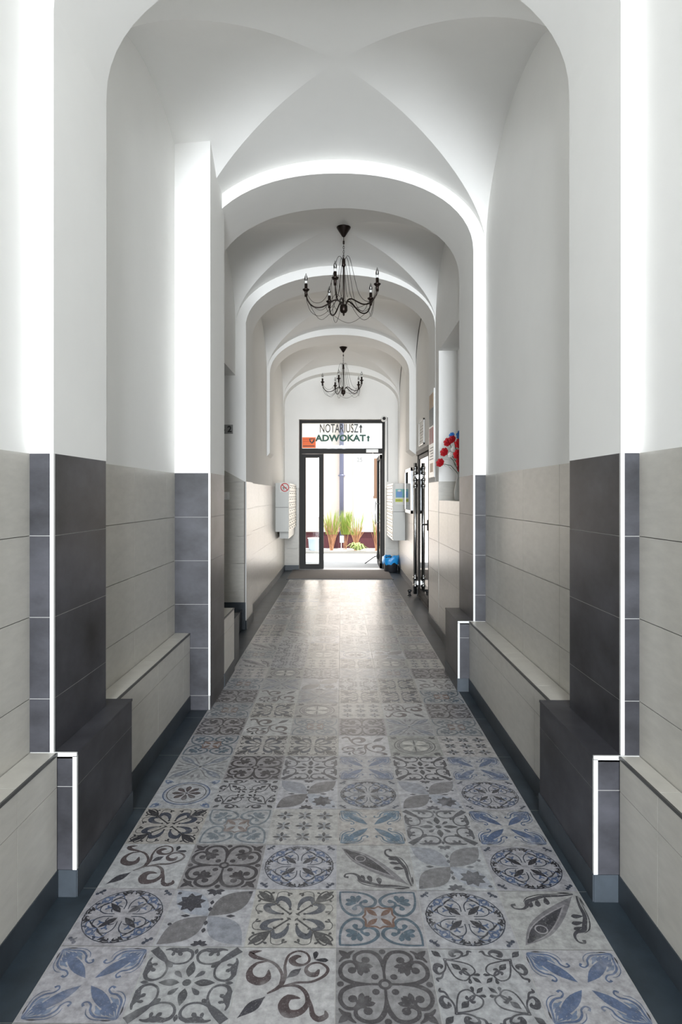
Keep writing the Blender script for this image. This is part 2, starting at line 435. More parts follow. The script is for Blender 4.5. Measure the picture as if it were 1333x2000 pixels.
pilaster(-0.904, XL0, *PB, 0, 'anthracite tiled pier, second on the left')
mb = MB(); mb.box((XL0, PB[0], TT), (-0.904, PB[1], ZTOP - .3), 'plaster'); struct(mb, 'trim_3', 'white plaster pier above the tiled one, second on the left')
mb = MB(); mb.box((XL0 - 0.05, 4.80, TT), (-1.06, 5.28, 3.4), 'plaster'); mb.box((XL0 - 0.05, 4.80, 0), (-1.06, 5.28, TT), 'cream'); struct(mb, 'trim_3', 'hidden return behind the pier')

# ------------------------------------------------------------------ ledge benches
def bench(xf, xw, y0, y1, m, label, yj, h=BH, ends=(False, False), near_trim=False):
    s = 1 if xf < 0 else -1
    xw += s * 0.0045
    t = empty('ledge_bench', ((xf + xw) / 2, (y0 + y1) / 2, 0), label, 'bench')
    g = 'grout' if m == 'dark' else 'grout_c'
    mb = MB(); mb.box((xw, y0 + 0.004, 0.0), (xf - s * 0.004, y1 - 0.004, h - 0.004), g)
    tiles(mb, 'x', xf - s * 0.0012, s, [yj[0] + .005] + yj[1:-1] + [yj[-1] - .005], [0.10, 0.405, h - 0.012], m, g)
    if ends[0]:
        tiles(mb, 'y', y0 + 0.0012, -1, sorted([xw, xf - s * 0.013]), [0.10, 0.405, h - 0.012], m, g)
    if ends[1]:
        tiles(mb, 'y', y1 - 0.0012, 1, sorted([xw, xf - s * 0.013]), [0.10, 0.405, h - 0.012], m, g)
    part(mb, 'tiled_front', t)
    mb = MB(); tiles(mb, 'z', h - 0.0015, 1, sorted([xw, xf - s * 0.006]), yj, m, g)
    part(mb, 'seat_top', t)
    mb = MB(); mb.box((xf - s * 0.02, y0, 0), (xf + s * 0.004, y1, 0.10), 'plinth')
    if ends[0]: mb.box((xw, y0 - 0.003, 0), (xf, y0 + 0.01, 0.10), 'plinth')
    part(mb, 'baseboard', t)
    mb = MB()
    if m == 'cream': mb.box((xf - s * 0.006, y0, h - 0.011), (xf + s * 0.002, y1, h), 'lip')
    if near_trim:
        mb.box((xf - s * 0.014, y0 - 0.002, 0.10), (xf + s * 0.001, y0 + 0.010, h - 0.012), 'trim')
        mb.box((xw, y0 - 0.002, h - 0.014), (xf + s * 0.001, y0 + 0.006, h + 0.001), 'trim')
        mb.box((xf - s * 0.006, y0 + 0.01, h - 0.010), (xf + s * 0.0015, y1, h + 0.0005), 'dark')
    part(mb, 'edge_profile', t, 'pale edge profile' if near_trim else 'dark edge profile')
    return t
bench(-1.045, XL0, 0.3, 2.284, 'cream', 'cream tiled ledge bench at the lower left corner, before the first dark pilaster', [0.3, 0.8, 1.4, 2.0, 2.284])
bench(-0.975, XL0, *BENCH_A, 'dark', 'anthracite tiled bench block at the foot of the nearest left pilaster', [BENCH_A[0], BENCH_A[1]], ends=(True, True), near_trim=True)
bench(-1.043, XL0, 2.896, 4.284, 'cream', 'long cream tiled ledge bench on the left between the two dark pilasters', [2.896, 3.54, 4.1, 4.284])
bench(-0.905, XL0 - .02, 4.802, 5.25, 'cream', 'short cream tiled ledge bench on the left behind the second dark pier', [4.802, 5.25], ends=(False, True))
bench(1.007, XR0, 0.3, 2.276, 'cream', 'cream tiled ledge bench at the lower right corner, before the first dark pilaster', [0.3, 0.8, 1.4, 2.0, 2.276])
bench(0.916, XR0, 2.278, 2.90, 'dark', 'anthracite tiled bench block at the foot of the nearest right pilaster', [2.278, 2.90], ends=(True, True), near_trim=True)
bench(0.960, XR0, 2.901, 4.709, 'cream', 'long cream tiled ledge bench on the right between the two dark pilasters', [2.901, 3.12, 3.76, 4.4, 4.709])
bench(0.875, XR0, 4.71, 5.277, 'dark', 'anthracite tiled bench block at the foot of the second right pilaster', [4.71, 5.277], ends=(True, True), near_trim=True)

t = empty('stair_step', (-1.3, 5.9, 0), 'dark slate steps of the side stair opening on the left, beyond the short cream bench', 'steps')
mb = MB(); mb.box((-2.295, 5.285, 0), (-0.925, 5.62, 0.405), 'plinth'); mb.box((-2.295, 5.285, 0.405), (-0.92, 5.625, 0.418), 'slate'); mb.box((-1.04, 5.253, 0), (-0.925, 5.285, 0.405), 'plinth'); mb.box((-1.04, 5.253, 0.405), (-0.92, 5.285, 0.418), 'slate'); part(mb, 'upper_step', t)
mb = MB(); mb.box((-2.3, 5.625, 0), (-1.10, 6.855, 0.21), 'plinth'); mb.box((-2.3, 5.627, 0.21), (-1.092, 6.856, 0.222), 'slate'); part(mb, 'landing', t)

# ------------------------------------------------------------------ patterned floor
FX0, TS = -0.919, 0.3
FY0 = 1.735
class Pat:
    """collects 2-D shapes (-1..1) with colours"""
    def __init__(s): s.sh = []
    def poly(s, pts, c): s.sh.append(([tuple(pts)], c)); return s
    def strip(s, quads, c): s.sh.append((quads, c)); return s
def smooth(pts, ws, k=5):
    n = len(pts); out = []; ow = []
    for i in range(n - 1):
        p0, p1, p2, p3 = pts[max(i - 1, 0)], pts[i], pts[i + 1], pts[min(i + 2, n - 1)]
        for j in range(k):
            t = j / k; t2, t3 = t * t, t * t * t
            out.append(tuple(0.5 * (2 * p1[d] + (p2[d] - p0[d]) * t + (2 * p0[d] - 5 * p1[d] + 4 * p2[d] - p3[d]) * t2 + (3 * p1[d] - p0[d] - 3 * p2[d] + p3[d]) * t3) for d in (0, 1)))
            ow.append(ws[i] * (1 - t) + ws[i + 1] * t)
    out.append(tuple(pts[-1])); ow.append(ws[-1]); return out, ow
def stroke(pts, ws, c, k=4):
    if not isinstance(ws, (list, tuple)): ws = [ws] * len(pts)
    P, W = smooth(pts, ws, k); L = []; R = []
    for i, p in enumerate(P):
        a, b = P[max(i - 1, 0)], P[min(i + 1, len(P) - 1)]
        dx, dy = b[0] - a[0], b[1] - a[1]; l = math.hypot(dx, dy) or 1
        h = W[i] / 2; L.append((p[0] - dy / l * h, p[1] + dx / l * h)); R.append((p[0] + dy / l * h, p[1] - dx / l * h))
    return [([(L[i], R[i], R[i + 1], L[i + 1]) for i in range(len(P) - 1)], c)]
def lens(a, b, wd, c, peak=0.5, n=7, pw=1.0):
    dx, dy = b[0] - a[0], b[1] - a[1]; l = math.hypot(dx, dy); nx, ny = -dy / l, dx / l
    up = []; dn = []
    for i in range(n + 1):
        t = i / n; q = t / peak if t < peak else (1 - t) / (1 - peak)
        h = wd / 2 * math.sin(PI / 2 * q) ** pw
        x, y = a[0] + dx * t, a[1] + dy * t
        up.append((x + nx * h, y + ny * h)); dn.append((x - nx * h, y - ny * h))
    return [([tuple(up + dn[-2:0:-1])], c)]
def diamond(a, b, wd, c, peak=0.5): return lens(a, b, wd, c, peak, 2 if peak == .5 else 6, 1.6)
def drop(a, b, wd, c): return lens(a, b, wd, c, 0.74, 8)
def disc(x, y, r, c, n=10): return [([tuple((x + r * math.cos(2 * PI * i / n), y + r * math.sin(2 * PI * i / n)) for i in range(n))], c)]
def ring(r, wd, c, n=44, x=0, y=0):
    q = [(math.cos(2 * PI * i / n), math.sin(2 * PI * i / n)) for i in range(n + 1)]; a, b = r - wd / 2, r + wd / 2
    return [([((x + a * q[i][0], y + a * q[i][1]), (x + b * q[i][0], y + b * q[i][1]), (x + b * q[i + 1][0], y + b * q[i + 1][1]), (x + a * q[i + 1][0], y + a * q[i + 1][1])) for i in range(n)], c)]
def tf(shapes, f): return [([tuple(f(p) for p in q) for q in qs], c) for qs, c in shapes]
def rot(shapes, k):
    for _ in range(k % 4): shapes = tf(shapes, lambda p: (-p[1], p[0]))
    return shapes
def r4(sh): return sum((rot(sh, k) for k in range(4)), [])
def d4(sh): return r4(sh + tf(sh, lambda p: (p[1], p[0])))
def mirror(sh): return tf(sh, lambda p: (-p[0], p[1]))
K1 = (0.018, 0.018, 0.024); K2 = (0.036, 0.035, 0.044); BR = (0.062, 0.045, 0.047); BRN = (0.13, 0.07, 0.048)
BL = (0.065, 0.10, 0.185); BL2 = (0.12, 0.165, 0.25); TE = (0.06, 0.095, 0.125); G1 = (0.15, 0.145, 0.155); DB = (0.032, 0.040, 0.062)
def star(x, y, r, c1, c2, axial=True):
    sh = []
    for k in range(8):
        a = k * PI / 4; on = (k % 2 == 0) == axial
        rr = r if on else r * 0.86
        sh += lens((x + .02 * math.cos(a), y + .02 * math.sin(a)), (x + rr * math.cos(a), y + rr * math.sin(a)), r * .38, c1 if on else c2, 0.6, 6)
    return sh
def des_A(c=BL, c2=BL2):
    q = stroke([(.93, .93), (.7, .9), (.48, .87), (.34, .74), (.30, .6), (.2, .52), (.12, .56), (.16, .63)], [.03, .045, .05, .045, .04, .035, .04, .06], c)
    q += stroke([(.9, .9), (.66, .81), (.5, .74), (.4, .62)], [.02, .04, .07, .02], c2)
    q += drop((.60, .86), (.44, .72), .10, c2) + drop((.68, .86), (.54, .70), .09, c) + drop((.76, .87), (.66, .74), .07, c) + stroke([(.9, .95), (.6, .955), (.42, .93), (.28, .82), (.24, .68)], [.01, .018, .018, .018, .008], c)
    q += lens((.62, .965), (.84, .965), .035, K1)
    return r4(lens((.10, .10), (.86, .86), .26, c, .42)) + d4(q)
def des_B():
    q = stroke([(.96, .96), (.78, .76), (.6, .6), (.38, .52), (.16, .56), (.06, .72), (.10, .88), (.24, .95)], [.20, .15, .08, .05, .05, .06, .08, .10], K2)
    q += stroke([(.2, .95), (.42, .92), (.58, .96), (.70, .93)], [.10, .16, .07, .03], K2) + drop((.42, .9), (.3, .76), .10, K2) + drop((.50, .92), (.5, .75), .08, K2)
    q += lens((0, .8), (0, .98), .09, K2)
    return disc(0, 0, .095, K1) + r4(lens((0, .15), (0, .60), .19, K1, .42)) + r4(drop((.13, .13), (.32, .32), .12, K2)) + r4(drop((.56, .56), (.42, .42), .10, K1)) + d4(q)
def des_C():
    s = stroke([(-.36, -.27), (-.12, -.08), (-.03, .2), (-.06, .5), (.0, .8), (.2, .93), (.4, .85), (.46, .65), (.34, .52), (.16, .54), (.08, .66), (.18, .76), (.28, .76)], [.03, .1, .08, .06, .06, .05, .05, .06, .06, .12, .16, .12, .02], BR)
    s += stroke([(-.2, -.14), (.2, .02), (.53, .05), (.8, .22), (.87, .42), (.7, .58), (.5, .55), (.4, .4), (.48, .26), (.62, .26), (.68, .4)], [.03, .06, .06, .07, .07, .05, .06, .08, .13, .14, .03], BR)
    s += stroke([(-.12, -.05), (-.1, .24), (-.26, .52), (-.5, .66), (-.74, .74), (-.84, .86), (-.62, .93)], [.05, .07, .07, .06, .12, .14, .02], BR)
    s += stroke([(-.46, .62), (-.68, .55), (-.8, .34), (-.74, .13), (-.55, .05), (-.4, .15), (-.40, .38)], [.04, .07, .12, .2, .22, .16, .02], BR)
    s += stroke([(-.14, -.1), (.2, -.05), (.42, -.22), (.48, -.5), (.34, -.72), (.1, -.75), (.0, -.55), (.1, -.36), (.33, -.38)], [.03, .07, .09, .1, .15, .22, .22, .16, .02], BR)
    s += stroke([(.44, -.25), (.55, -.55), (.6, -.78), (.72, -.88), (.86, -.8), (.84, -.68)], [.05, .08, .11, .14, .12, .02], BR)
    s += lens((-.88, -.88), (-.38, -.34), .24, K2, .55, 8, 1.5) + lens((.0, .14), (.3, .42), .18, K2, .55, 8, 1.5)
    return s + drop((.58, .67), (.6, .93), .12, K1) + drop((.58, .67), (.88, .66), .12, K1)
def des_D(c=(0.030, 0.026, 0.030)):
    q = stroke([(0, .25), (.02, .55), (.07, .74), (.2, .90), (.42, .93), (.6, .82), (.62, .66), (.5, .58), (.40, .62)], [.03, .08, .11, .10, .09, .09, .08, .07, .06], c)
    q += disc(.38, .68, .095, c) + drop((.60, .56), (.22, .48), .13, c) + drop((.58, .54), (.34, .30), .12, c)
    q += stroke([(.74, .74), (.74, .86), (.62, .96)], [.05, .10, .03], c)
    return d4(q) + r4(lens((.72, .72), (.97, .97), .16, c)) + r4(disc(0, .93, .075, c)) + r4(disc(.2, .2, .08, c)) + ring(.11, .07, c, 16) + r4(stroke([(0, .1), (0, .3)], .06, c))
def des_E():
    q = stroke([(.70, .70), (.45, .66), (.2, .56), (.12, .38), (.24, .26), (.38, .34), (.34, .44), (.28, .42)], [.03, .035, .035, .035, .04, .05, .08, .03], K2)
    q += stroke([(.74, .74), (.55, .72), (.38, .78), (.30, .9), (.40, .97), (.54, .92), (.52, .82), (.44, .84)], [.03, .04, .04, .06, .1, .13, .10, .02], K2)
    q += stroke([(.35, .8), (.2, .86), (.16, .96), (.08, .94)], [.03, .05, .07, .02], K2) + drop((.27, .19), (.29, .03), .08, K1)
    return d4(q) + r4(lens((.78, .78), (.98, .98), .15, K1, .5, 6, 1.5)) + r4(lens((.40, .40), (.60, .60), .15, K1, .5, 6, 1.5)) + r4(lens((.05, .05), (.22, .22), .10, K1, .5, 6, 1.5))
def des_F():
    q = stroke([(.05, .22), (.06, .46), (.18, .62), (.38, .6), (.46, .46)], [.025, .03, .03, .03, .02], DB)
    q += stroke([(.46, .46), (.34, .62), (.22, .72), (.16, .84), (.06, .86), (.07, .79)], [.03, .035, .04, .06, .05, .02], K1)
    q += lens((.14, .74), (.30, .86), .07, K1) + lens((.12, .80), (.24, .92), .06, K1)
    q += stroke([(.46, .46), (.5, .68), (.66, .62), (.62, .5), (.54, .54)], [.03, .03, .03, .03, .02], BL)
    for x, y in ((.27, .44), (.52, .62)): q += disc(x, y, .04, BL, 7) + drop((x, y), (x + .09, y + .05), .05, BL) + drop((x, y), (x - .07, y + .07), .05, BL) + drop((x, y), (x, y - .1), .05, BL)
    q += stroke([(.10, .30), (.20, .34), (.34, .30)], [.02, .035, .02], DB) + stroke([(.16, .62), (.26, .76), (.40, .74), (.44, .64)], [.02, .03, .035, .02], BL) + lens((.36, .80), (.46, .72), .06, DB) + disc(.40, .80, .03, DB, 6) + stroke([(.02, .90), (.12, .93), (.2, .9)], .03, K1)
    cr = disc(.86, .86, .05, DB, 8) + disc(.93, .80, .05, DB, 8) + disc(.80, .93, .05, DB, 8) + stroke([(.86, .86), (.78, .78)], .03, DB)
    return ring(.93, .028, DB, 48) + ring(.88, .01, BL2, 48) + d4(q) + r4(lens((.09, .09), (.45, .45), .16, K1, .42)) + r4(cr)
def des_G():
    s = lens((0, 0), (-.97, .97), .72, (.22, .23, .26), .5, 12) + lens((0, 0), (.97, .97), .72, (.14, .135, .14), .5, 12) + lens((0, 0), (-.97, -.97), .72, (.12, .115, .118), .5, 12) + lens((0, 0), (.97, -.97), .72, (.28, .30, .34), .5, 12)
    for k in range(8):
        a = k * PI / 4 + .2; s += lens((.52, -.5), (.52 + .36 * math.cos(a), -.5 + .36 * math.sin(a)), .24, K2, .35, 5)
    for x, y in ((0, .5), (0, -.5), (.55, 0), (-.55, 0), (0, .25), (0, -.25)): s += lens((x, y - .09) if x == 0 else (x - .12, y), (x, y + .09) if x == 0 else (x + .12, y), .11, K2, .5, 4, 1.5)
    for k in range(5):
        a = PI * (k / 4); s += lens((0, -.97), (.24 * math.cos(a), -.97 + .22 * math.sin(a)), .12, K2)
        s += lens((0, .97), (.2 * math.cos(a), .97 - .16 * math.sin(a)), .10, K2)
    for p in ((.85, .3), (.9, -.85), (-.9, -.9)): s += disc(p[0], p[1], .055, K2, 6)
    return s
def des_H():
    q = stroke([(.10, .30), (.13, .46), (.22, .62), (.36, .68), (.44, .58), (.42, .47)], [.03, .10, .17, .19, .12, .02], DB)
    q += disc(.10, .27, .04, K1, 7) + stroke([(.5, .52), (.47, .72), (.44, .9), (.28, .95), (.16, .88)], [.03, .022, .02, .02, .03], K1)
    q += drop((.2, .9), (.16, .76), .07, K1) + drop((.18, .9), (.08, .84), .06, K1)
    q += stroke([(.52, .54), (.58, .72), (.66, .88), (.78, .96), (.84, .9)], [.03, .05, .05, .04, .03], K1) + drop((.6, .78), (.72, .74), .08, K1) + drop((.64, .86), (.54, .92), .07, K1)
    return d4(q) + r4(stroke([(.08, .08), (.5, .5)], [.05, .045], K1)) + r4(lens((.46, .46), (.97, .97), .19, K1, .6)) + r4(lens((.04, .12), (.16, .04), .06, K1)) + r4(lens((.38, .44), (.46, .36), .06, K1))
def des_I(c=TE):
    q = stroke([(.95, .94), (.6, .94), (.28, .86), (.07, .66), (.09, .46), (.26, .36), (.42, .42), (.42, .54), (.30, .58)], [.05, .055, .07, .085, .085, .08, .075, .07, .05], c)
    q += drop((.44, .56), (.24, .60), .14, c) + drop((.52, .52), (.46, .82), .14, c) + drop((.54, .54), (.66, .80), .13, c)
    b = stroke([(0, .40), (.10, .33), (.33, .33)], [.04, .05, .06], BRN)
    return d4(q) + r4(lens((.04, .04), (.31, .31), .15, BRN, .5)) + d4(b)
def des_J():
    q = stroke([(.86, .92), (.5, .86), (.1, .84), (-.2, .72), (-.4, .62), (-.46, .44), (-.6, .34), (-.78, .36), (-.82, .48), (-.72, .5)], [.03, .07, .10, .11, .12, .09, .06, .05, .06, .09], K2)
    q += stroke([(.86, .95), (.4, .93), (.0, .9), (-.35, .78), (-.5, .6)], [.01, .02, .03, .03, .01], K1)
    q += drop((.10, .82), (.08, .50), .15, K2) + drop((-.12, .74), (-.18, .42), .14, K2) + drop((-.28, .64), (-.38, .4), .11, K2)
    q += lens((.45, .975), (.8, .975), .05, K1)
    s = lens((-.88, -.9), (.8, .84), .56, G1, .36, 14) + lens((-.82, -.84), (.5, .52), .42, (.24, .23, .24), .36, 12) + lens((-.8, -.82), (.4, .42), .36, K2, .36, 12)
    s += ring(.14, .035, (.25, .24, .25), 14, -.36, -.38) + lens((-.18, -.2), (.22, .24), .20, K1, .4) + lens((-.82, -.84), (-.52, -.54), .14, K1, .4)
    return s + q + tf(q, lambda p: (p[1], p[0]))
def des_K():
    s = []
    for i in (-1, 0, 1):
        for j in (-1, 0, 1): s += star(i * .63, j * .62, .27, K2, (.20, .215, .235), (i + j) % 2 == 0)
    return s
def des_L():
    q = drop((.72, .72), (.90, .80), .10, BL) + stroke([(.97, .97), (.9, .78), (.78, .64)], [.04, .07, .02], BL2)
    s = ring(.78, .05, BL, 48) + ring(.66, .03, K2, 44) + ring(.72, .012, BL2, 44) + d4(q) + disc(0, 0, .05, K2)
    for k in range(8):
        a = k * PI / 4; s += drop((.06 * math.cos(a), .06 * math.sin(a)), (.5 * math.cos(a), .5 * math.sin(a)), .19, BR)
    return s
def des_M():
    q = drop((.66, .72), (.78, .95), .10, K2) + lens((.7, .7), (.97, .97), .10, K2)
    s = ring(.82, .04, K2, 44) + ring(.70, .05, G1, 44) + d4(q)
    s += r4(drop((.05, .05), (.44, .44), .40, (.46, .45, .42))) + r4(lens((0, .05), (0, .62), .06, K2)) + r4(stroke([(0, .62), (.2, .6), (.44, .44)], .03, K2)) + r4(stroke([(.62, 0), (.6, .2), (.44, .44)], .03, K2))
    return s
def des_N():
    q = stroke([(.06, .10), (.3, .3), (.44, .55), (.66, .8), (.95, .94)], [.03, .07, .10, .07, .03], (.13, .15, .19)) + stroke([(.05, .2), (.2, .45), (.35, .75), (.55, .95)], [.02, .06, .05, .03], G1)
    q += lens((.55, .5), (.9, .8), .12, (.17, .19, .23)) + drop((.1, .6), (.12, .92), .12, G1)
    return d4(q) + disc(0, 0, .06, K2)
LT = (.345, .34, .35); LW = (.365, .355, .34); MG = (.235, .225, .232); TN = (.34, .325, .305)
DES = {'A': (des_A(), LT), 'B': (des_B(), (.33, .33, .335)), 'C': (des_C(), (.37, .37, .375)), 'D': (des_D(), MG), 'E': (des_E(), (.35, .35, .36)),
       'F': (des_F(), (.315, .315, .33)), 'G': (des_G(), (.37, .37, .385)), 'H': (des_H(), TN), 'I': (des_I(), (.30, .30, .305)),
       'J': (des_J(), (.35, .345, .345)), 'K': (des_K(), LW), 'L': (des_L(), (.36, .36, .37)), 'M': (des_M(), (.29, .285, .275)), 'N': (des_N(), (.28, .285, .29)),
       'a': (des_A((.05, .11, .17), (.13, .2, .26)), TN)}
ROWS = ['ABCDEA', 'FGHIFj', 'CDFJGF', 'HIKaBA', 'LEGFGF', 'NDBABA', 'IHHCMK', 'DCIDNI', 'IHMKCD', 'DCNHHI', 'INGEHC', 'KMBNID', 'JEKHMK', 'IEMLGD', 'JEHNIM', 'KCLEBI']
rnd = random.Random(11)
while len(ROWS) < 37: ROWS.append(''.join(rnd.choice('ABCDEFGHIKLMNJ') for _ in range(6)))
# rows nearer than the frame too, so that the floor goes on underneath the viewer
NEAR = [''.join(rnd.choice('ABCDEFGHIKLMNJ') for _ in range(6)) for _ in range(14)]
def build_floor():
    V = []; F = []; MI = []; INK = []; GR = []
    def quad(x0, y0, x1, y1, z, mi, c):
        o = len(V); V.extend([(x0, y0, z), (x1, y0, z), (x1, y1, z), (x0, y1, z)]); F.append((o, o + 1, o + 2, o + 3)); MI.append(mi)
        INK.extend([c] * 4); GR.extend([c] * 4)
    quad(-2.5, -2.6, 1.6, 12.75, 0.0, 0, (.3, .3, .3))
    rr = random.Random(5)
    # slate side borders, joints every two rows
    yj = FY0
    ys = []
    y = FY0 - 4.2 - 0.6
    while y < 12.9: ys.append(y); y += 0.6
    for i in range(len(ys) - 1):
        a, b = max(ys[i], -2.6), min(ys[i + 1], 12.36)
        if b - a < 0.02: continue
        quad(-2.4, a + .001, FX0 - .0015, b - .001, .0010, 1, (.3, .3, .3))
        quad(FX0 + 6 * TS + .0015, a + .001, 1.35, b - .001, .0010, 1, (.3, .3, .3))
    k0 = -len(NEAR)
    for k in range(k0, len(ROWS)):
        y0 = FY0 + TS * k
        row = ROWS[k] if k >= 0 else NEAR[-k - 1]
        if y0 + TS > 12.5: break
        for c in range(6):
            ch = row[c]; x0 = FX0 + TS * c
            flip = ch == 'j'
            sh, gr = DES['J' if flip else ch]
            v = rr.uniform(.92, 1.07); g = tuple(q * v * rr.uniform(.985, 1.015) for q in gr)
            quad(x0 + .0012, y0 + .0012, x0 + TS - .0012, y0 + TS - .0012, .0010, 2, g)
            rk = 0
            if ch == 'J': rk = 3 if k >= 0 else 1
            elif ch == 'C' and k > 5: rk = rr.choice((1, 3, 1, 2))
            elif ch == 'G' and k == 1: rk = 2
            elif ch == 'G' and k > 5: rk = rr.choice((0, 2))
            if rk: sh = rot(sh, rk)
            cx, cy, hs = x0 + TS / 2, y0 + TS / 2, TS / 2 * .965
            fade = rr.uniform(.0, .22)
            if ch == 'I' and rr.random() < .4: fade = .35
            for n, (qs, col) in enumerate(sh):
                z = .0013 + n * 4e-6
                c2 = tuple(col[i] * (1 - fade) + g[i] * fade for i in range(3))
                for q in qs:
                    o = len(V)
                    for p in q: V.append((cx + p[0] * hs, cy + p[1] * hs, z))
                    ar = sum(q[i][0] * q[(i + 1) % len(q)][1] - q[(i + 1) % len(q)][0] * q[i][1] for i in range(len(q)))
                    idx = tuple(range(o, o + len(q)))
                    F.append(idx if ar > 0 else idx[::-1]); MI.append(2)
                    INK.extend([c2] * len(q)); GR.extend([g] * len(q))
    me = bpy.data.meshes.new('floor'); me.from_pydata(V, [], F)
    for m in ('grout', 'slate', 'print'): me.materials.append(M[m])
    me.polygons.foreach_set('material_index', MI)
    for nm, dat in (('ink', INK), ('ground', GR)):
        at = me.color_attributes.new(nm, 'FLOAT_COLOR', 'POINT')
        at.data.foreach_set('color', [q for c in dat for q in (*c, 1.0)])
    me.update()
    o = bpy.data.objects.new('floor', me); COL.objects.link(o); o['kind'] = 'structure'; o['label'] = 'patchwork patterned tile floor with slate borders'
build_floor()

# ------------------------------------------------------------------ text and curve helpers
def text(s, size, m, parent, name, origin, xdir, zdir=(0, 0, 1), bold=0.0, sx=1.0, depth=0.002, align='CENTER', label=None):
    cu = bpy.data.curves.new(name, 'FONT'); cu.body = s; cu.size = size; cu.align_x = align; cu.align_y = 'CENTER'
    cu.extrude = depth; cu.offset = bold; cu.resolution_u = 3
    t = bpy.data.objects.new(name, cu); COL.objects.link(t)
    bpy.context.view_layer.update()
    me = bpy.data.meshes.new_from_object(t.evaluated_get(bpy.context.evaluated_depsgraph_get()))
    COL.objects.unlink(t); bpy.data.objects.remove(t)
    X = Vector(xdir).normalized(); Z = Vector(zdir).normalized(); O = Vector(origin); N = X.cross(Z)
    for v in me.vertices:
        p = v.co.copy(); v.co = O + X * p.x * sx + Z * p.y + (-N) * (-p.z)
    me.materials.clear(); me.materials.append(M[m])
    o = bpy.data.objects.new(name, me); COL.objects.link(o)
    if parent is not None:
        o.parent = parent
        if parent.type == 'EMPTY': o.location = -parent.location
    if label: o['label'] = label
    return o

# ------------------------------------------------------------------ courtyard door at the far end
DY0, DY1 = 12.50, 12.57
d = empty('door_1', (0, 12.53, 0), 'anthracite aluminium courtyard door with transom light, right leaf open', None, kind='structure')
mb = MB()
mb.box((DX0, DY0, 0), (DX0 + .05, DY1, DZ), 'frame'); mb.box((DX1 - .05, DY0, 0), (DX1, DY1, DZ), 'frame')
mb.box((DX0 + .04, DY0 + .002, DZ - .06), (DX1 - .04, DY1 - .002, DZ - .0015), 'frame'); mb.box((DX0 + .04, DY0 + .002, 2.315), (DX1 - .04, DY1 - .002, 2.42), 'frame')
part(mb, 'door_frame', d)
mb = MB()   # fixed side leaf
lx0, lx1 = DX0 + .05, -0.36
mb.box((lx0, DY0 + .005, 0.0), (lx0 + .075, DY1 - .005, 2.31), 'frame'); mb.box((lx1 - .095, DY0 + .005, 0.0), (lx1, DY1 - .005, 2.31), 'frame')
mb.box((lx0 + .06, DY0 + .007, 0.001), (lx1 - .08, DY1 - .007, .10), 'frame'); mb.box((lx0 + .06, DY0 + .007, 2.235), (lx1 - .08, DY1 - .007, 2.309), 'frame')
fl = part(mb, 'fixed_leaf', d)
mb = MB(); mb.box((lx0 + .07, 12.53, .1), (lx1 - .09, 12.536, 2.24), 'glass'); sub(mb, 'pane', fl)
mb = MB(); mb.box((DX0 + .05, 12.53, 2.42), (DX1 - .05, 12.536, DZ - .06), 'glass'); part(mb, 'transom_pane', d)
mb = MB()   # open leaf, swung out into the yard
ox = 0.775
mb.box((ox, 12.58, 0.01), (ox + .055, 12.66, 2.30), 'frame'); mb.box((ox, 13.62, 0.01), (ox + .055, 13.72, 2.30), 'frame')
mb.box((ox, 12.58, .01), (ox + .055, 13.72, .11), 'frame'); mb.box((ox, 12.58, 2.22), (ox + .055, 13.72, 2.30), 'frame')
ol = part(mb, 'open_leaf', d)
mb = MB(); mb.box((ox + .024, 12.66, .11), (ox + .030, 13.62, 2.22), 'glass'); sub(mb, 'pane', ol)
mb = MB()
mb.tube([(ox - .045, 13.5, .85), (ox - .045, 13.5, 1.35)], .012, 'steel'); mb.tube([(ox - .045, 13.5, .9), (ox + .01, 13.5, .9)], .008, 'steel'); mb.tube([(ox - .045, 13.5, 1.3), (ox + .01, 13.5, 1.3)], .008, 'steel')
sub(mb, 'pull_handle', ol)
mb = MB()
for z in (.35, 1.25, 2.05): mb.tube([(ox + .05, 12.575, z - .06), (ox + .05, 12.575, z + .06)], .013, 'alu')
part(mb, 'hinge', d)
mb = MB(); mb.box((.49, 12.44, 2.335), (.73, 12.50, 2.40), 'white'); mb.tube([(.62, 12.47, 2.33), (.70, 12.75, 2.31), (ox + .01, 13.1, 2.30)], .008, 'steel'); part(mb, 'door_closer', d)
mb = MB(); mb.tube([(ox + .02, 13.66, .16), (ox - .06, 13.64, .14), (ox - .27, 13.5, .01)], .011, 'frame'); mb.box((ox - .01, 13.62, .1), (ox + .0, 13.7, .2), 'frame'); part(mb, 'door_stay', d)
mb = MB(); mb.box((DX0, 12.37, 0), (DX1, 12.62, .012), 'alu'); struct(mb, 'trim_4', 'metal threshold of the courtyard door')

# lettering and stickers on the transom glass
t = tag(text('NOTARIUSZ', .245, 'ink', None, 'window_lettering', (-.055, 12.525, 2.815), (1, 0, 0), sx=.575, bold=.003), 'black NOTARIUSZ lettering with arrow on the transom glass', 'lettering')
def arrow(cx, cz, h, wsh, wh, m, name, parent, y=12.524):
    mb = MB(); v = [(cx - wsh / 2, y, cz - h / 2), (cx + wsh / 2, y, cz - h / 2), (cx + wsh / 2, y, cz + h * .1), (cx + wh / 2, y, cz + h * .1), (cx, y, cz + h / 2), (cx - wh / 2, y, cz + h * .1), (cx - wsh / 2, y, cz + h * .1)]
    v2 = [(a, b + .003, c) for a, b, c in v]; n = 7
    mb.add(v + v2, [tuple(range(n)), tuple(range(n, 2 * n))[::-1]] + [(i, i + n, (i + 1) % n + n, (i + 1) % n) for i in range(n)], m)
    return sub(mb, name, parent)
arrow(.385, 2.82, .18, .028, .075, 'ink', 'arrow', t)
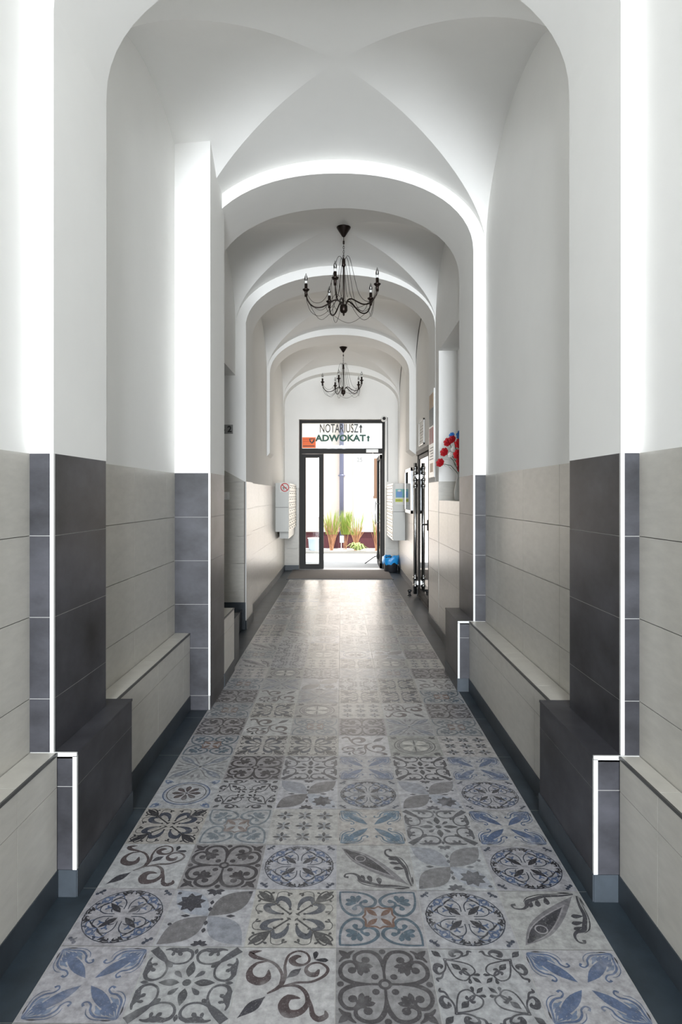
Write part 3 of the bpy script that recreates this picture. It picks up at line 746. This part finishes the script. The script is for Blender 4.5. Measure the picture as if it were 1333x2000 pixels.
t = tag(text('ADWOKAT', .175, 'green', None, 'window_lettering', (-.02, 12.525, 2.622), (1, 0, 0), sx=1.10, bold=.008), 'green ADWOKAT lettering with arrow on the transom glass', 'lettering')
arrow(.535, 2.622, .125, .036, .085, 'green', 'arrow', t)
mb = MB(); mb.box((DX0 + .055, 12.520, 2.43), (DX0 + .325, 12.528, 2.645), 'orange')
st = tag(mb.build('sticker'), 'orange sticker with black emblem at the left end of the transom glass', 'sticker')
mb = MB(); cx = DX0 + .25
v = [(cx - .055, 12.518, 2.62), (cx + .055, 12.518, 2.62), (cx + .05, 12.518, 2.56), (cx, 12.518, 2.515), (cx - .05, 12.518, 2.56)]
mb.add(v + [(a, 12.5205, c) for a, b, c in v], [(0, 4, 3, 2, 1), (5, 6, 7, 8, 9)] + [(i, (i + 1) % 5, (i + 1) % 5 + 5, i + 5) for i in range(5)], 'ink')
v = [(cx - .035, 12.5165, 2.60), (cx + .04, 12.5165, 2.61), (cx - .005, 12.5165, 2.54)]
mb.add(v + [(a, 12.5185, c) for a, b, c in v], [(0, 2, 1), (3, 4, 5)], 'orange'); sub(mb, 'emblem', st)
mb = MB(); mb.box((DX0 + .07, 12.518, 2.462), (DX0 + .30, 12.5205, 2.478), 'ink'); mb.box((DX0 + .07, 12.518, 2.60), (DX0 + .19, 12.5205, 2.606), 'redsign'); mb.box((DX0 + .07, 12.518, 2.56), (DX0 + .19, 12.5205, 2.566), 'redsign'); sub(mb, 'printed_lines', st)

# camera dome at the door's upper right corner
cc = (.835, 12.33, 2.99)
t = empty('security_camera', cc, 'white dome security camera at the upper right corner of the courtyard door', 'camera')
mb = MB(); mb.lathe([(0.01, .03), (.055, .03), (.062, .01), (.062, -.02), (.05, -.05), (.03, -.06)], cc, 'white', 24, 'Y'); part(mb, 'housing', t)
mb = MB(); mb.lathe([(.034, -.05), (.032, -.066), (.02, -.08), (.005, -.084)], cc, 'black', 18, 'Y'); part(mb, 'lens', t)
mb = MB(); mb.tube([(.90, 12.34, 2.99), (.905, 12.34, 3.02), (.91, 12.345, 2.4), (.91, 12.345, 1.75)], .006, 'black', 6)
tag(mb.build('cable'), 'thin black cable running down the wall right of the courtyard door', 'cable')

# ------------------------------------------------------------------ doormat
mb = MB(); mb.box((-.955, 10.98, .001), (.90, 12.33, .014), 'matt'); mt = MB()
t = empty('doormat', (0, 11.6, 0), 'wide dark brown entrance mat in front of the courtyard door', 'mat')
part(mb, 'pile', t); mt.box((-.97, 10.965, .001), (.915, 10.982, .010), 'black'); mt.box((-.97, 10.965, .001), (-.953, 12.33, .010), 'black'); mt.box((.898, 10.965, .001), (.915, 12.33, .010), 'black'); part(mt, 'rubber_edge', t)

# ------------------------------------------------------------------ mailboxes
def mailboxes(xw, xf, y0, y1, z0, z1, label, rows, cols, name='mailbox_cabinet'):
    s = 1 if xf > xw else -1
    t = empty(name, ((xw + xf) / 2, (y0 + y1) / 2, z0), label, 'mailboxes')
    zm = (z0 + z1) / 2
    mb = MB(); mb.box((xw, y0, z0), (xf, y1, zm - .003), 'box'); mb.box((xw, y0, zm + .003), (xf, y1, z1), 'box'); mb.box((xw, y0 + .004, zm - .004), (xf - s * .004, y1, zm + .004), 'frame')
    part(mb, 'body', t)
    hz, wy = (z1 - z0 - .03) / rows, (y1 - y0 - .03) / cols
    me = None
    for i in range(rows):
        for j in range(cols):
            ya, za = y0 + .015 + j * wy, z0 + .015 + i * hz
            o_ = Vector((xf, ya, za))
            if me is None:
                mb = MB(); mb.box((0, .004, .004), (s * .010, wy - .004, hz - .004), 'flap')
                q = mb.build('mailbox_door'); me = q.data
                mb = MB(); mb.box((s * .009, .05, hz - .032), (s * .014, wy - .05, hz - .018), 'ink'); q2 = mb.build('slot'); me2 = q2.data
                mb = MB(); mb.lathe([(.008, 0), (.008, s * .012), (.004, s * .014)], (s * .009, wy * .5, hz * .38), 'ink', 8, 'X'); q3 = mb.build('lock'); me3 = q3.data
            else:
                q, q2, q3 = (bpy.data.objects.new(n, dta) for n, dta in (('mailbox_door', me), ('slot', me2), ('lock', me3)))
                for z_ in (q, q2, q3): COL.objects.link(z_)
            q.parent = t; q.location = o_ - t.location; q2.parent = q; q3.parent = q
    return t
tl = mailboxes(-1.126, -.905, 10.60, 12.30, .86, 1.69, 'grey mailbox cabinet on the left wall beside the courtyard door', 8, 4)
mb = MB(); mb.box((-1.09, 10.95, .72), (-.93, 12.28, .859), 'box'); part(mb, 'lower_box', tl)
tr = mailboxes(1.114, .902, 10.95, 12.30, .69, 1.69, 'grey mailbox cabinet on the right wall beside the courtyard door', 8, 4)
# no smoking sign on the left cabinet
c = (-.965, 10.596, 1.615)
t = empty('no_smoking_sign', c, 'round red no smoking sticker on the end of the left mailbox cabinet', 'sign')
mb = MB(); mb.box((c[0] - .085, c[1] - .004, c[2] - .085), (c[0] + .085, c[1], c[2] + .085), 'paper'); part(mb, 'backing', t)
mb = MB(); n = 32
vs = []; fs = []
for k in range(n):
    a = 2 * PI * k / n
    for r_ in (.058, .074): vs.append((c[0] + r_ * math.cos(a), c[1] - .0055, c[2] + r_ * math.sin(a)))
for k in range(n): fs.append((2 * k, 2 * k + 1, (2 * k + 3) % (2 * n), (2 * k + 2) % (2 * n)))
mb.add(vs, fs, 'redsign'); mb.add([(c[0] - .052, c[1] - .0058, c[2] + .040), (c[0] - .040, c[1] - .0058, c[2] + .052), (c[0] + .052, c[1] - .0058, c[2] - .040), (c[0] + .040, c[1] - .0058, c[2] - .052)], [(0, 3, 2, 1)], 'redsign'); part(mb, 'red_ring', t)
mb = MB(); mb.box((c[0] - .038, c[1] - .0052, c[2] - .012), (c[0] + .03, c[1] - .004, c[2] + .002), 'ink'); mb.box((c[0] - .03, c[1] - .0052, c[2] - .035), (c[0] - .005, c[1] - .004, c[2] - .02), 'ink'); part(mb, 'cigarette_symbol', t)
# picture notice on the right cabinet end
t = empty('notice_card', (1.0, 10.94, 1.5), 'laminated notice with teal and blue picture on the end of the right mailbox cabinet', 'notice')
mb = MB(); mb.box((.932, 10.935, 1.315), (1.128, 10.945, 1.685), 'paper'); part(mb, 'sheet', t)
mb = MB(); mb.box((.945, 10.933, 1.44), (1.12, 10.936, 1.59), 'teal'); mb.box((.955, 10.9315, 1.45), (1.06, 10.9335, 1.545), 'pblue'); mb.ball((1.01, 10.932, 1.56), .03, 'paper', 8, (1.2, .05, .6)); part(mb, 'picture', t)
mb = MB(); mb.box((.94, 10.933, 1.365), (1.07, 10.936, 1.42), 'yellow'); mb.box((.95, 10.9315, 1.385), (1.05, 10.9335, 1.39), 'ink'); mb.box((.95, 10.9315, 1.40), (1.03, 10.9335, 1.404), 'ink'); part(mb, 'yellow_band', t)
# aluminium notice case on the right wall
t = empty('notice_case', (1.08, 9.9, 1.2), 'wall hung glass notice case with grey aluminium frame just before the right mailboxes', 'notice case')
mb = MB()
for a, b in (((1.05, 9.46, 1.20), (1.118, 9.52, 1.90)), ((1.05, 10.34, 1.20), (1.118, 10.40, 1.90)), ((1.05, 9.46, 1.85), (1.118, 10.40, 1.90)), ((1.05, 9.46, 1.20), (1.118, 10.40, 1.25))): mb.box(a, b, 'alu')
part(mb, 'case_frame', t)
mb = MB(); mb.box((1.105, 9.52, 1.25), (1.117, 10.34, 1.85), 'paper'); part(mb, 'back_panel', t)
mb = MB(); mb.box((1.056, 9.52, 1.25), (1.060, 10.34, 1.85), 'glass'); part(mb, 'pane', t)
mb = MB(); mb.box((1.10, 9.6, 1.55), (1.1055, 9.85, 1.80), 'teal'); mb.box((1.10, 9.95, 1.45), (1.1055, 10.2, 1.78), 'paper'); part(mb, 'posted_sheet', t)

# ------------------------------------------------------------------ side glass door on the right
d = empty('door_2', (1.15, 8.3, 0), 'steel framed glass side door on the right', None, kind='structure')
mb = MB(); q0, q1, zt = 7.40, 9.21, 2.12
mb.box((1.115, q0, 0), (1.165, q0 + .05, zt), 'frame'); mb.box((1.115, q1 - .05, 0), (1.165, q1, zt), 'frame'); mb.box((1.10, q0, zt - .06), (1.165, q1, zt), 'frame')
mb.box((1.115, q0, 0), (1.165, q1, .03), 'frame'); mb.box((1.12, 8.00, .03), (1.16, 8.05, zt - .06), 'frame'); part(mb, 'door_frame', d)
mb = MB(); mb.box((1.122, 8.07, .03), (1.155, 8.12, 2.05), 'frame'); mb.box((1.122, 9.09, .03), (1.155, 9.14, 2.05), 'frame'); mb.box((1.122, 8.07, 2.0), (1.155, 9.14, 2.05), 'frame'); mb.box((1.122, 8.07, .03), (1.155, 9.14, .13), 'frame')
lf = part(mb, 'door_leaf', d)
def mirror_glass():
    m = bpy.data.materials.new('dark_reflective_glass'); m.use_nodes = True; b = m.node_tree.nodes['Principled BSDF']
    b.inputs['Base Color'].default_value = (.05, .055, .055, 1); b.inputs['Roughness'].default_value = .04; b.inputs['IOR'].default_value = 1.7
    return m
M['mglass'] = mirror_glass()
mb = MB(); mb.box((1.134, 8.12, .13), (1.140, 9.09, 2.0), 'mglass'); sub(mb, 'pane', lf)
mb = MB(); mb.box((1.134, q0 + .05, .03), (1.140, 8.0, 2.06), 'mglass'); part(mb, 'side_pane', d)
mb = MB(); mb.box((1.108, 8.10, 1.02), (1.123, 8.14, 1.16), 'black'); mb.tube([(1.12, 8.12, 1.10), (1.06, 8.12, 1.10), (1.055, 8.25, 1.10)], .011, 'black'); sub(mb, 'door_handle', lf)
mb = MB(); mb.tube([(1.075, 9.14, .04), (1.075, 9.14, 1.95)], .026, 'steel', 14)
for z in (.16, .27, 1.62, 1.71, 1.80, 1.88): mb.tube([(1.075, 9.14, z - .022), (1.075, 9.14, z + .022)], .034, 'steel', 14)
for z in (.2, 1.75): mb.box((1.08, 9.12, z - .03), (1.13, 9.16, z + .03), 'steel')
part(mb, 'hinge_post', d, 'polished steel hinge post with collars')
mb = MB(); mb.box((1.26, 7.38, 0), (1.45, 9.22, 2.15), 'plaster'); mb.box((1.12, 7.30, 0), (1.26, 7.39, 2.15), 'plaster'); struct(mb, 'wall_right', 'wall behind the side door')

# framed sheet above the side door
t = empty('framed_notice', (1.115, 8.7, 2.15), 'small white framed notice above the glass side door', 'notice')
mb = MB(); y0, y1, z0, z1 = 8.42, 8.93, 2.17, 2.52
for a, b in (((1.10, y0, z0), (1.119, y0 + .02, z1)), ((1.10, y1 - .02, z0), (1.119, y1, z1)), ((1.10, y0, z1 - .02), (1.119, y1, z1)), ((1.10, y0, z0), (1.119, y1, z0 + .02))): mb.box(a, b, 'white')
part(mb, 'notice_frame', t); mb = MB(); mb.box((1.108, y0 + .02, z0 + .02), (1.119, y1 - .02, z1 - .02), 'paper'); part(mb, 'sheet', t)
mb = MB()
for k in range(6): mb.box((1.1065, y0 + .06, z0 + .06 + k * .04), (1.1085, y1 - .07 - .06 * (k % 3), z0 + .066 + k * .04), 'ink')
part(mb, 'printed_lines', t)
# tall poster board on the third arch leg
t = empty('poster_board', (1.0, 7.1, 1.69), 'tall narrow board of coloured posters between the niche and the glass side door', 'poster')
px = 1.0265
mb = MB(); mb.box((px - .012, 6.88, 1.68), (px + .001, 7.26, 2.66), 'white'); part(mb, 'board', t)
def pst(z0, z1, m, y0=6.92, y1=7.22): 
    mb = MB(); mb.box((px - .0145, y0, z0), (px - .0115, y1, z1), m)
    return part(mb, 'poster', t)
pst(2.46, 2.62, 'tan'); pst(2.26, 2.455, 'pgrey'); pst(2.06, 2.24, 'pred'); pst(1.74, 1.84, 'tan', 6.96, 7.16)
mb = MB()
for k in range(5): mb.box((px - .0145, 6.93 + .02 * (k % 2), 1.88 + k * .032), (px - .0115, 7.2 - .04 * (k % 3), 1.89 + k * .032), 'pgrey')
part(mb, 'printed_lines', t)

# left pier sign and intercom
t = empty('floor_sign', (-1.27, 6.86, 2.2), 'grey plate with black number 2 on the white pier by the left stair opening', 'sign')
mb = MB(); mb.box((-1.50, 6.857, 2.155), (-1.197, 6.868, 2.255), 'signg'); part(mb, 'plate', t)
text('- 2', .095, 'ink', t, 'number', (-1.262, 6.856, 2.203), (1, 0, 0), bold=.003)
t = empty('intercom_panel', (-1.26, 6.86, 1.45), 'small white switch panel on the cream tiles of the left stair pier', 'switch')
mb = MB(); mb.box((-1.34, 6.845, 1.43), (-1.235, 6.868, 1.515), 'white'); part(mb, 'plate', t); mb = MB(); mb.box((-1.32, 6.842, 1.45), (-1.26, 6.8455, 1.495), 'paper'); part(mb, 'button', t)

# door stop
t = empty('door_stop', (1.005, 9.25, 0), 'small black door stop on the slate floor border near the side door', 'door stop')
mb = MB(); mb.lathe([(.03, 0), (.03, .008), (.018, .012), (.018, .05), (.028, .055), (.028, .085), (.02, .09)], (1.005, 9.25, .001), 'black', 16); part(mb, 'post', t)
mb = MB(); mb.lathe([(.0285, .058), (.031, .063), (.031, .075), (.0285, .08)], (1.005, 9.25, .001), 'binb', 16); part(mb, 'rubber_ring', t)

# waste bin with blue liner
bx, by = .952, 12.12
t = empty('waste_bin', (bx, by, 0), 'small black waste bin with a bright blue liner under the right mailboxes', 'bin')
mb = MB(); mb.lathe([(.12, .002), (.125, .01), (.14, .2), (.145, .28), (.13, .28), (.12, .02)], (bx, by, 0), 'binb', 20); part(mb, 'bin', t)
mb = MB(); n = 28; vs = []; fs = []
prof = [(.13, .26), (.15, .30), (.158, .29), (.160, .22), (.155, .16)]
for r_, z_ in prof:
    for k in range(n):
        a = 2 * PI * k / n; q = r_ * (1 + .05 * math.sin(5 * a) + .03 * math.sin(11 * a + z_ * 30)); vs.append((bx + q * math.cos(a), by + q * math.sin(a), z_ + .02 * math.sin(4 * a) + .015 * math.sin(9 * a)))
for i in range(len(prof) - 1):
    for k in range(n): fs.append((i * n + k, i * n + (k + 1) % n, (i + 1) * n + (k + 1) % n, (i + 1) * n + k))
mb.add(vs, fs, 'blue', True); part(mb, 'liner', t)

# ------------------------------------------------------------------ flowers in the niche
def flower(mb, c, r, m, nrm):
    nrm = Vector(nrm).normalized(); a = nrm.orthogonal().normalized(); b = nrm.cross(a); c = Vector(c)
    for ringi, (rr, cnt, lift) in enumerate(((1.0, 7, .15), (.7, 6, .45), (.4, 5, .75))):
        for k in range(cnt):
            t = 2 * PI * (k + ringi * .4) / cnt; d_ = a * math.cos(t) + b * math.sin(t); s_ = nrm.cross(d_)
            p0 = c + nrm * r * lift * .3; p1 = c + d_ * r * rr * .6 + nrm * r * lift; p2 = c + d_ * r * rr + nrm * r * (lift * .9)
            wv = s_ * r * rr * .48
            mb.add([p0, p1 - wv, p2 - wv * .5 + nrm * r * .1, p2 + nrm * r * .16, p2 + wv * .5 + nrm * r * .1, p1 + wv], [(0, 1, 2, 3, 4, 5)], m, True)
    mb.ball(c + nrm * r * .35, r * .3, m, 6)
vx, vy = 1.13, 5.95
t = empty('vase', (vx, vy, 1.426), 'pale vase standing in the wall niche on the right', 'vase')
mb = MB(); mb.lathe([(.045, 0), (.055, .01), (.06, .08), (.045, .17), (.03, .22), (.038, .26), (.03, .26), (.025, .2)], (vx, vy, 1.427), 'vase', 20); part(mb, 'body', t)
spots = [(-.16, .28, 1.80, 'dred', .045), (-.13, .20, 1.90, 'dred', .045), (-.04, -.10, 1.86, 'red', .05), (.0, -.20, 1.84, 'red', .055), (-.01, -.12, 1.79, 'red', .055), (.03, -.22, 1.76, 'red', .05), (-.02, -.16, 1.73, 'dred', .045),
         (-.03, -.12, 1.96, 'red', .05), (.03, -.2, 1.93, 'red', .045), (-.11, .10, 1.99, 'dred', .045), (-.08, .02, 2.01, 'dred', .04), (-.02, -.12, 2.04, 'bpet', .045), (.02, -.18, 2.03, 'bpet', .045), (-.08, .04, 2.05, 'bpet', .03), (.03, -.2, 2.08, 'wpet', .03), (-.06, .05, 1.92, 'wpet', .03), (-.01, -.06, 1.91, 'wpet', .035), (.04, -.15, 1.90, 'wpet', .03), (-.08, .12, 1.87, 'wpet', .028)]
for i, (dx, dy, z, m_, r_) in enumerate(spots):
    cx_, cy_ = vx + dx * .9, vy + dy
    nm = {'red': 'bright red', 'dred': 'dark red', 'bpet': 'blue', 'wpet': 'white'}[m_]
    f = empty('artificial_flower', (vx, vy, 1.62), '%s flower of the bouquet in the right wall niche' % nm, 'flower', 'bouquet in the niche, %s blooms' % nm)
    mb = MB(); flower(mb, (cx_, cy_, z), r_, m_, (-.6, -.75, .25)); part(mb, 'bloom', f)
    mb = MB(); top = Vector((cx_ + .015, cy_ + .02, z - .005)); bot = Vector((vx, vy, 1.66)); mid = (top + bot) / 2 + Vector((0, 0, .04))
    P = [bot + (mid - bot) * q for q in (0, .5)] + [mid, mid + (top - mid) * .5, top]; mb.tube(P, .003, 'leaf', 5)
    for q in (.35, .7):
        p = bot.lerp(top, q); rn = Vector((random.uniform(-.04, .0), random.uniform(-.05, .05), random.uniform(.0, .05)))
        mb.add([p, p + rn + Vector((0, .014, 0)), p + rn * 1.9, p + rn + Vector((0, -.014, 0))], [(0, 1, 2, 3)], 'leaf')
    part(mb, 'stem', f)

# ------------------------------------------------------------------ chandelier
def make_chandelier():
    t = empty('chandelier', (0, 0, 0), 'nearer dark iron five-armed chandelier with candle bulbs', 'chandelier', 'iron chandeliers hanging from the vaults')
    # local heights relative to the ceiling point z=0
    zc = 4.085
    def Z(z): return z - zc
    def P(mb, name, parent=None):
        o = mb.build(name); o.parent = parent or t; return o
    mb = MB(); mb.lathe([(.067, 0), (.069, -.006), (.060, -.022), (.034, -.062), (.018, -.088), (.008, -.098)], (0, 0, 0), 'iron', 28); P(mb, 'canopy')
    mb = MB(); mb.tube([(0, 0, -.095), (0, 0, -.14)], .003, 'iron', 6); mb.tube([(0, 0, -.135), (0, 0, -.165)], .009, 'iron', 8)
    for k in range(6):   # chain links
        zc_ = -.178 - k * .021; pts = []
        for j in range(13):
            a = 2 * PI * j / 12; u, v = .007 * math.cos(a), .0145 * math.sin(a)
            pts.append((u, 0, zc_ + v) if k % 2 else (0, u, zc_ + v))
        mb.tube(pts, .002, 'iron', 5, False)
    P(mb, 'chain')
    mb = MB(); mb.lathe([(.005, Z(3.785)), (.010, Z(3.78)), (.017, Z(3.76)), (.018, Z(3.71)), (.014, Z(3.70)), (.006, Z(3.695))], (0, 0, 0), 'iron', 14); P(mb, 'top_collar')
    mb = MB(); mb.tube([(0, 0, Z(3.70)), (0, 0, Z(3.30))], .0065, 'iron', 10); P(mb, 'stem')
    mb = MB(); mb.lathe([(.012, Z(3.335)), (.03, Z(3.33)), (.037, Z(3.315)), (.037, Z(3.275)), (.028, Z(3.258)), (.010, Z(3.25)), (.010, Z(3.235)), (.005, Z(3.225))], (0, 0, 0), 'iron', 22); P(mb, 'hub')
    R = .365
    prof = [(.028, 3.30), (.030, 3.345), (.055, 3.375), (.095, 3.372), (.15, 3.338), (.21, 3.305), (.27, 3.30), (.32, 3.325), (.352, 3.375), (.364, 3.43), (.365, 3.46)]
    angs = [-PI / 2 - math.radians(12.5) + k * 2 * PI / 5 for k in range(5)]
    def pol(a, r, z): return (r * math.cos(a), r * math.sin(a), Z(z))
    for a in angs:
        sp, _ = smooth([(p[0], p[1]) for p in prof], [1] * len(prof), 3)
        mb = MB(); mb.tube([pol(a, r, z) for r, z in sp], .0068, 'iron', 7); arm = P(mb, 'arm')
        c = pol(a, R, 0)
        mb = MB(); mb.lathe([(.006, Z(3.445)), (.020, Z(3.452)), (.034, Z(3.468)), (.033, Z(3.472)), (.012, Z(3.465))], (c[0], c[1], 0), 'iron', 18); P(mb, 'drip_pan', arm)
        mb = MB(); mb.lathe([(.013, Z(3.40)), (.015, Z(3.44)), (.015, Z(3.525)), (.011, Z(3.527))], (c[0], c[1], 0), 'iron', 14); P(mb, 'candle_sleeve', arm)
        mb = MB(); mb.lathe([(.010, Z(3.525)), (.0125, Z(3.535)), (.0135, Z(3.552)), (.010, Z(3.560))], (c[0], c[1], 0), 'white', 12)
        mb.lathe([(.0135, Z(3.552)), (.0165, Z(3.572)), (.013, Z(3.592)), (.006, Z(3.612)), (.002, Z(3.625))], (c[0], c[1], 0), 'bulb', 12); P(mb, 'bulb', arm)
    wires = []
    for i, a in enumerate(angs):
        b = angs[(i + 1) % 5]; m_ = (a + b) / 2 if i < 4 else a + PI / 5
        # from the collar, over and down to the arm
        mb = MB(); q, _ = smooth([(.014, 3.765), (.035, 3.80), (.062, 3.78), (.085, 3.70), (.12, 3.55), (.16, 3.42), (.22, 3.345), (.29, 3.335), (.34, 3.38), (.362, 3.43)], [1] * 10, 3)
        mb.tube([pol(a + .12, r, z) for r, z in q], .0023, 'iron', 5); P(mb, 'wire')
        mb = MB(); q, _ = smooth([(.014, 3.73), (.025, 3.70), (.04, 3.6), (.06, 3.45), (.09, 3.38)], [1] * 5, 3)
        mb.tube([pol(m_, r, z) for r, z in q], .0023, 'iron', 5); P(mb, 'wire')
        # slack loop under the arm and between arms
        mb = MB(); q, _ = smooth([(.03, 3.35), (.07, 3.37), (.12, 3.31), (.18, 3.25), (.25, 3.225), (.32, 3.27), (.355, 3.36), (.365, 3.43)], [1] * 8, 3)
        mb.tube([pol(a - .10, r, z) for r, z in q], .0023, 'iron', 5); P(mb, 'wire')
        mb = MB(); pts = []
        for k in range(17):
            s_ = k / 16; an = a + 2 * PI / 5 * s_; rr = .33 - .06 * math.sin(PI * s_); pts.append(pol(an, rr, 3.34 - .11 * math.sin(PI * s_)))
        mb.tube(pts, .0021, 'iron', 5); P(mb, 'wire')
    return t
ch = make_chandelier(); ch.location = (.02, 6.05, 4.076)
c2 = copy_tree(ch); c2.location = (.03, 10.93, 4.076); c2['label'] = 'farther dark iron five-armed chandelier with candle bulbs, near the courtyard door'

# ------------------------------------------------------------------ courtyard
mb = MB(); mb.box((-7, 12.75, -.06), (7, 15.95, -.012), 'pave'); struct(mb, 'ground', 'pale paving of the courtyard')
mb = MB(); mb.box((-7, 15.95, -.06), (7, 16.07, .045), 'curb'); struct(mb, 'trim_5', 'curb stone of the planting bed')
mb = MB(); mb.box((-7, 16.07, -.06), (7, 17.3, .02), 'gravel'); tag(mb.build('gravel_bed'), 'pale gravel filling the planting bed under the facade', 'gravel', kind='stuff')
t = empty('building', (0, 17.4, 0), 'beige and white courtyard house with maroon socle seen through the open door', 'building')
FYB = 17.3
mb = MB(); mb.box((-7, FYB, .47), (.33, FYB + .4, 8), 'facade1'); part(mb, 'beige_wall', t)
mb = MB(); mb.box((.33, FYB - .02, .47), (7, FYB + .4, 8), 'facade2'); part(mb, 'white_wall', t)
mb = MB(); mb.box((-7, FYB + .03, -.05), (7, FYB + .4, .47), 'socle'); part(mb, 'socle', t)
mb = MB(); mb.box((.90, FYB - .07, 1.45), (.98, FYB, 2.5), 'brown'); mb.box((.98, FYB - .05, 1.5), (1.7, FYB - .01, 2.45), 'pgrey'); mb.box((.88, FYB - .1, 1.40), (1.8, FYB, 1.46), 'brown'); part(mb, 'window', t)
text('25', .17, 'signg', t, 'house_number', (.50, FYB - .026, 2.46), (1, 0, 0), bold=.004)
t = empty('downpipe', (.0, 17.2, 0), 'grey blue rain downpipe on the courtyard facade', 'pipe')
mb = MB(); mb.tube([(.0, FYB - .09, .3), (.0, FYB - .09, 8)], .06, 'pipe', 16); part(mb, 'pipe', t)
mb = MB(); mb.tube([(.0, FYB - .09, 2.0), (.0, FYB - .09, 2.06)], .07, 'pipe', 16); mb.box((-.10, FYB - .1, 2.02), (.10, FYB, 2.04), 'pipe'); part(mb, 'bracket', t)
def grass_tuft(x, y, h, spread, n, seed, green, label):
    r = random.Random(seed); t = empty('ornamental_grass', (x, y, .02), label, 'grass clump')
    for m_, nm, cnt, hs in (('straw', 'dry_stalks', n, .8), ('grassg', 'green_blades', green, 1.0)):
        mb = MB()
        for _ in range(cnt):
            a = r.uniform(0, 2 * PI); q = r.uniform(.1, 1) ** .6 * spread; hh = h * hs * r.uniform(.65, 1.05)
            bx_, by_ = x + r.uniform(-.04, .04), y + r.uniform(-.04, .04); tx, ty = x + q * math.cos(a), y + q * math.sin(a) * .6
            z0 = .02 if m_ == 'straw' or True else .3
            if m_ == 'grassg': bx_, by_ = x + .5 * (tx - x), y + .5 * (ty - y); z0 = h * .4
            pts = [(bx_, by_, z0), (bx_ + (tx - bx_) * .35, by_ + (ty - by_) * .35, z0 + (hh - z0) * .5), (bx_ + (tx - bx_) * .75, by_ + (ty - by_) * .75, z0 + (hh - z0) * .85), (tx, ty, hh)]
            mb.tube(pts, [.006, .005, .004, .001], m_, 4, False)
        o = part(mb, nm, t)
grass_tuft(-.27, 16.6, 1.12, .30, 60, 1, 60, 'tall grass clump with green tips left of the downpipe')
grass_tuft(.38, 16.6, 1.08, .30, 45, 2, 30, 'tall dry grass clump right of the downpipe')
grass_tuft(.92, 16.5, 1.10, .22, 40, 3, 14, 'dry grass clump partly behind the open door leaf')
grass_tuft(.10, 16.95, 1.05, .22, 6, 4, 120, 'dense green grass clump in front of the downpipe')
t = empty('hosta', (.43, 16.3, .02), 'low hosta plant with pale green leaves behind the curb', 'plant')
mb = MB(); r = random.Random(7)
for k in range(46):
    a = r.uniform(0, 2 * PI); L = r.uniform(.18, .36); z1 = r.uniform(.10, .26); dx, dy = math.cos(a), math.sin(a) * .55; px_, py_ = -dy, dx; wv = .055
    c0 = Vector((.43 + dx * .05, 16.33 + dy * .05, .04)); c1 = Vector((.43 + dx * L * .6, 16.33 + dy * L * .6, z1)); c2_ = Vector((.43 + dx * L, 16.33 + dy * L, z1 * .55)); s_ = Vector((px_, py_, 0)) * wv
    mb.add([c0, c1 - s_, c2_, c1 + s_, c1 + Vector((0, 0, -.012))], [(0, 1, 4), (1, 2, 4), (2, 3, 4), (3, 0, 4)], 'hosta', True)
part(mb, 'leaves', t)
t = empty('plastic_tub', (-.72, 16.6, .02), 'pale blue plastic tub behind the fixed door leaf', 'tub')
mb = MB(); mb.lathe([(.13, 0), (.15, .03), (.17, .30), (.18, .32), (.16, .32), (.14, .05)], (-.72, 16.6, .022), 'tub', 20); part(mb, 'body', t); mb = MB(); mb.lathe([(.178, .0), (.19, .005), (.19, .02), (.178, .025)], (-.72, 16.6, .33), 'white', 20); part(mb, 'rim', t)
t = empty('garden_marker', (.02, 16.4, .02), 'small pale plate on a stake at the foot of the downpipe', 'marker')
mb = MB(); mb.tube([(-.01, 16.4, .02), (-.01, 16.4, .42)], .01, 'white', 6); part(mb, 'stake', t); mb = MB(); mb.box((-.045, 16.39, .24), (.06, 16.40, .42), 'tub'); part(mb, 'plate', t)
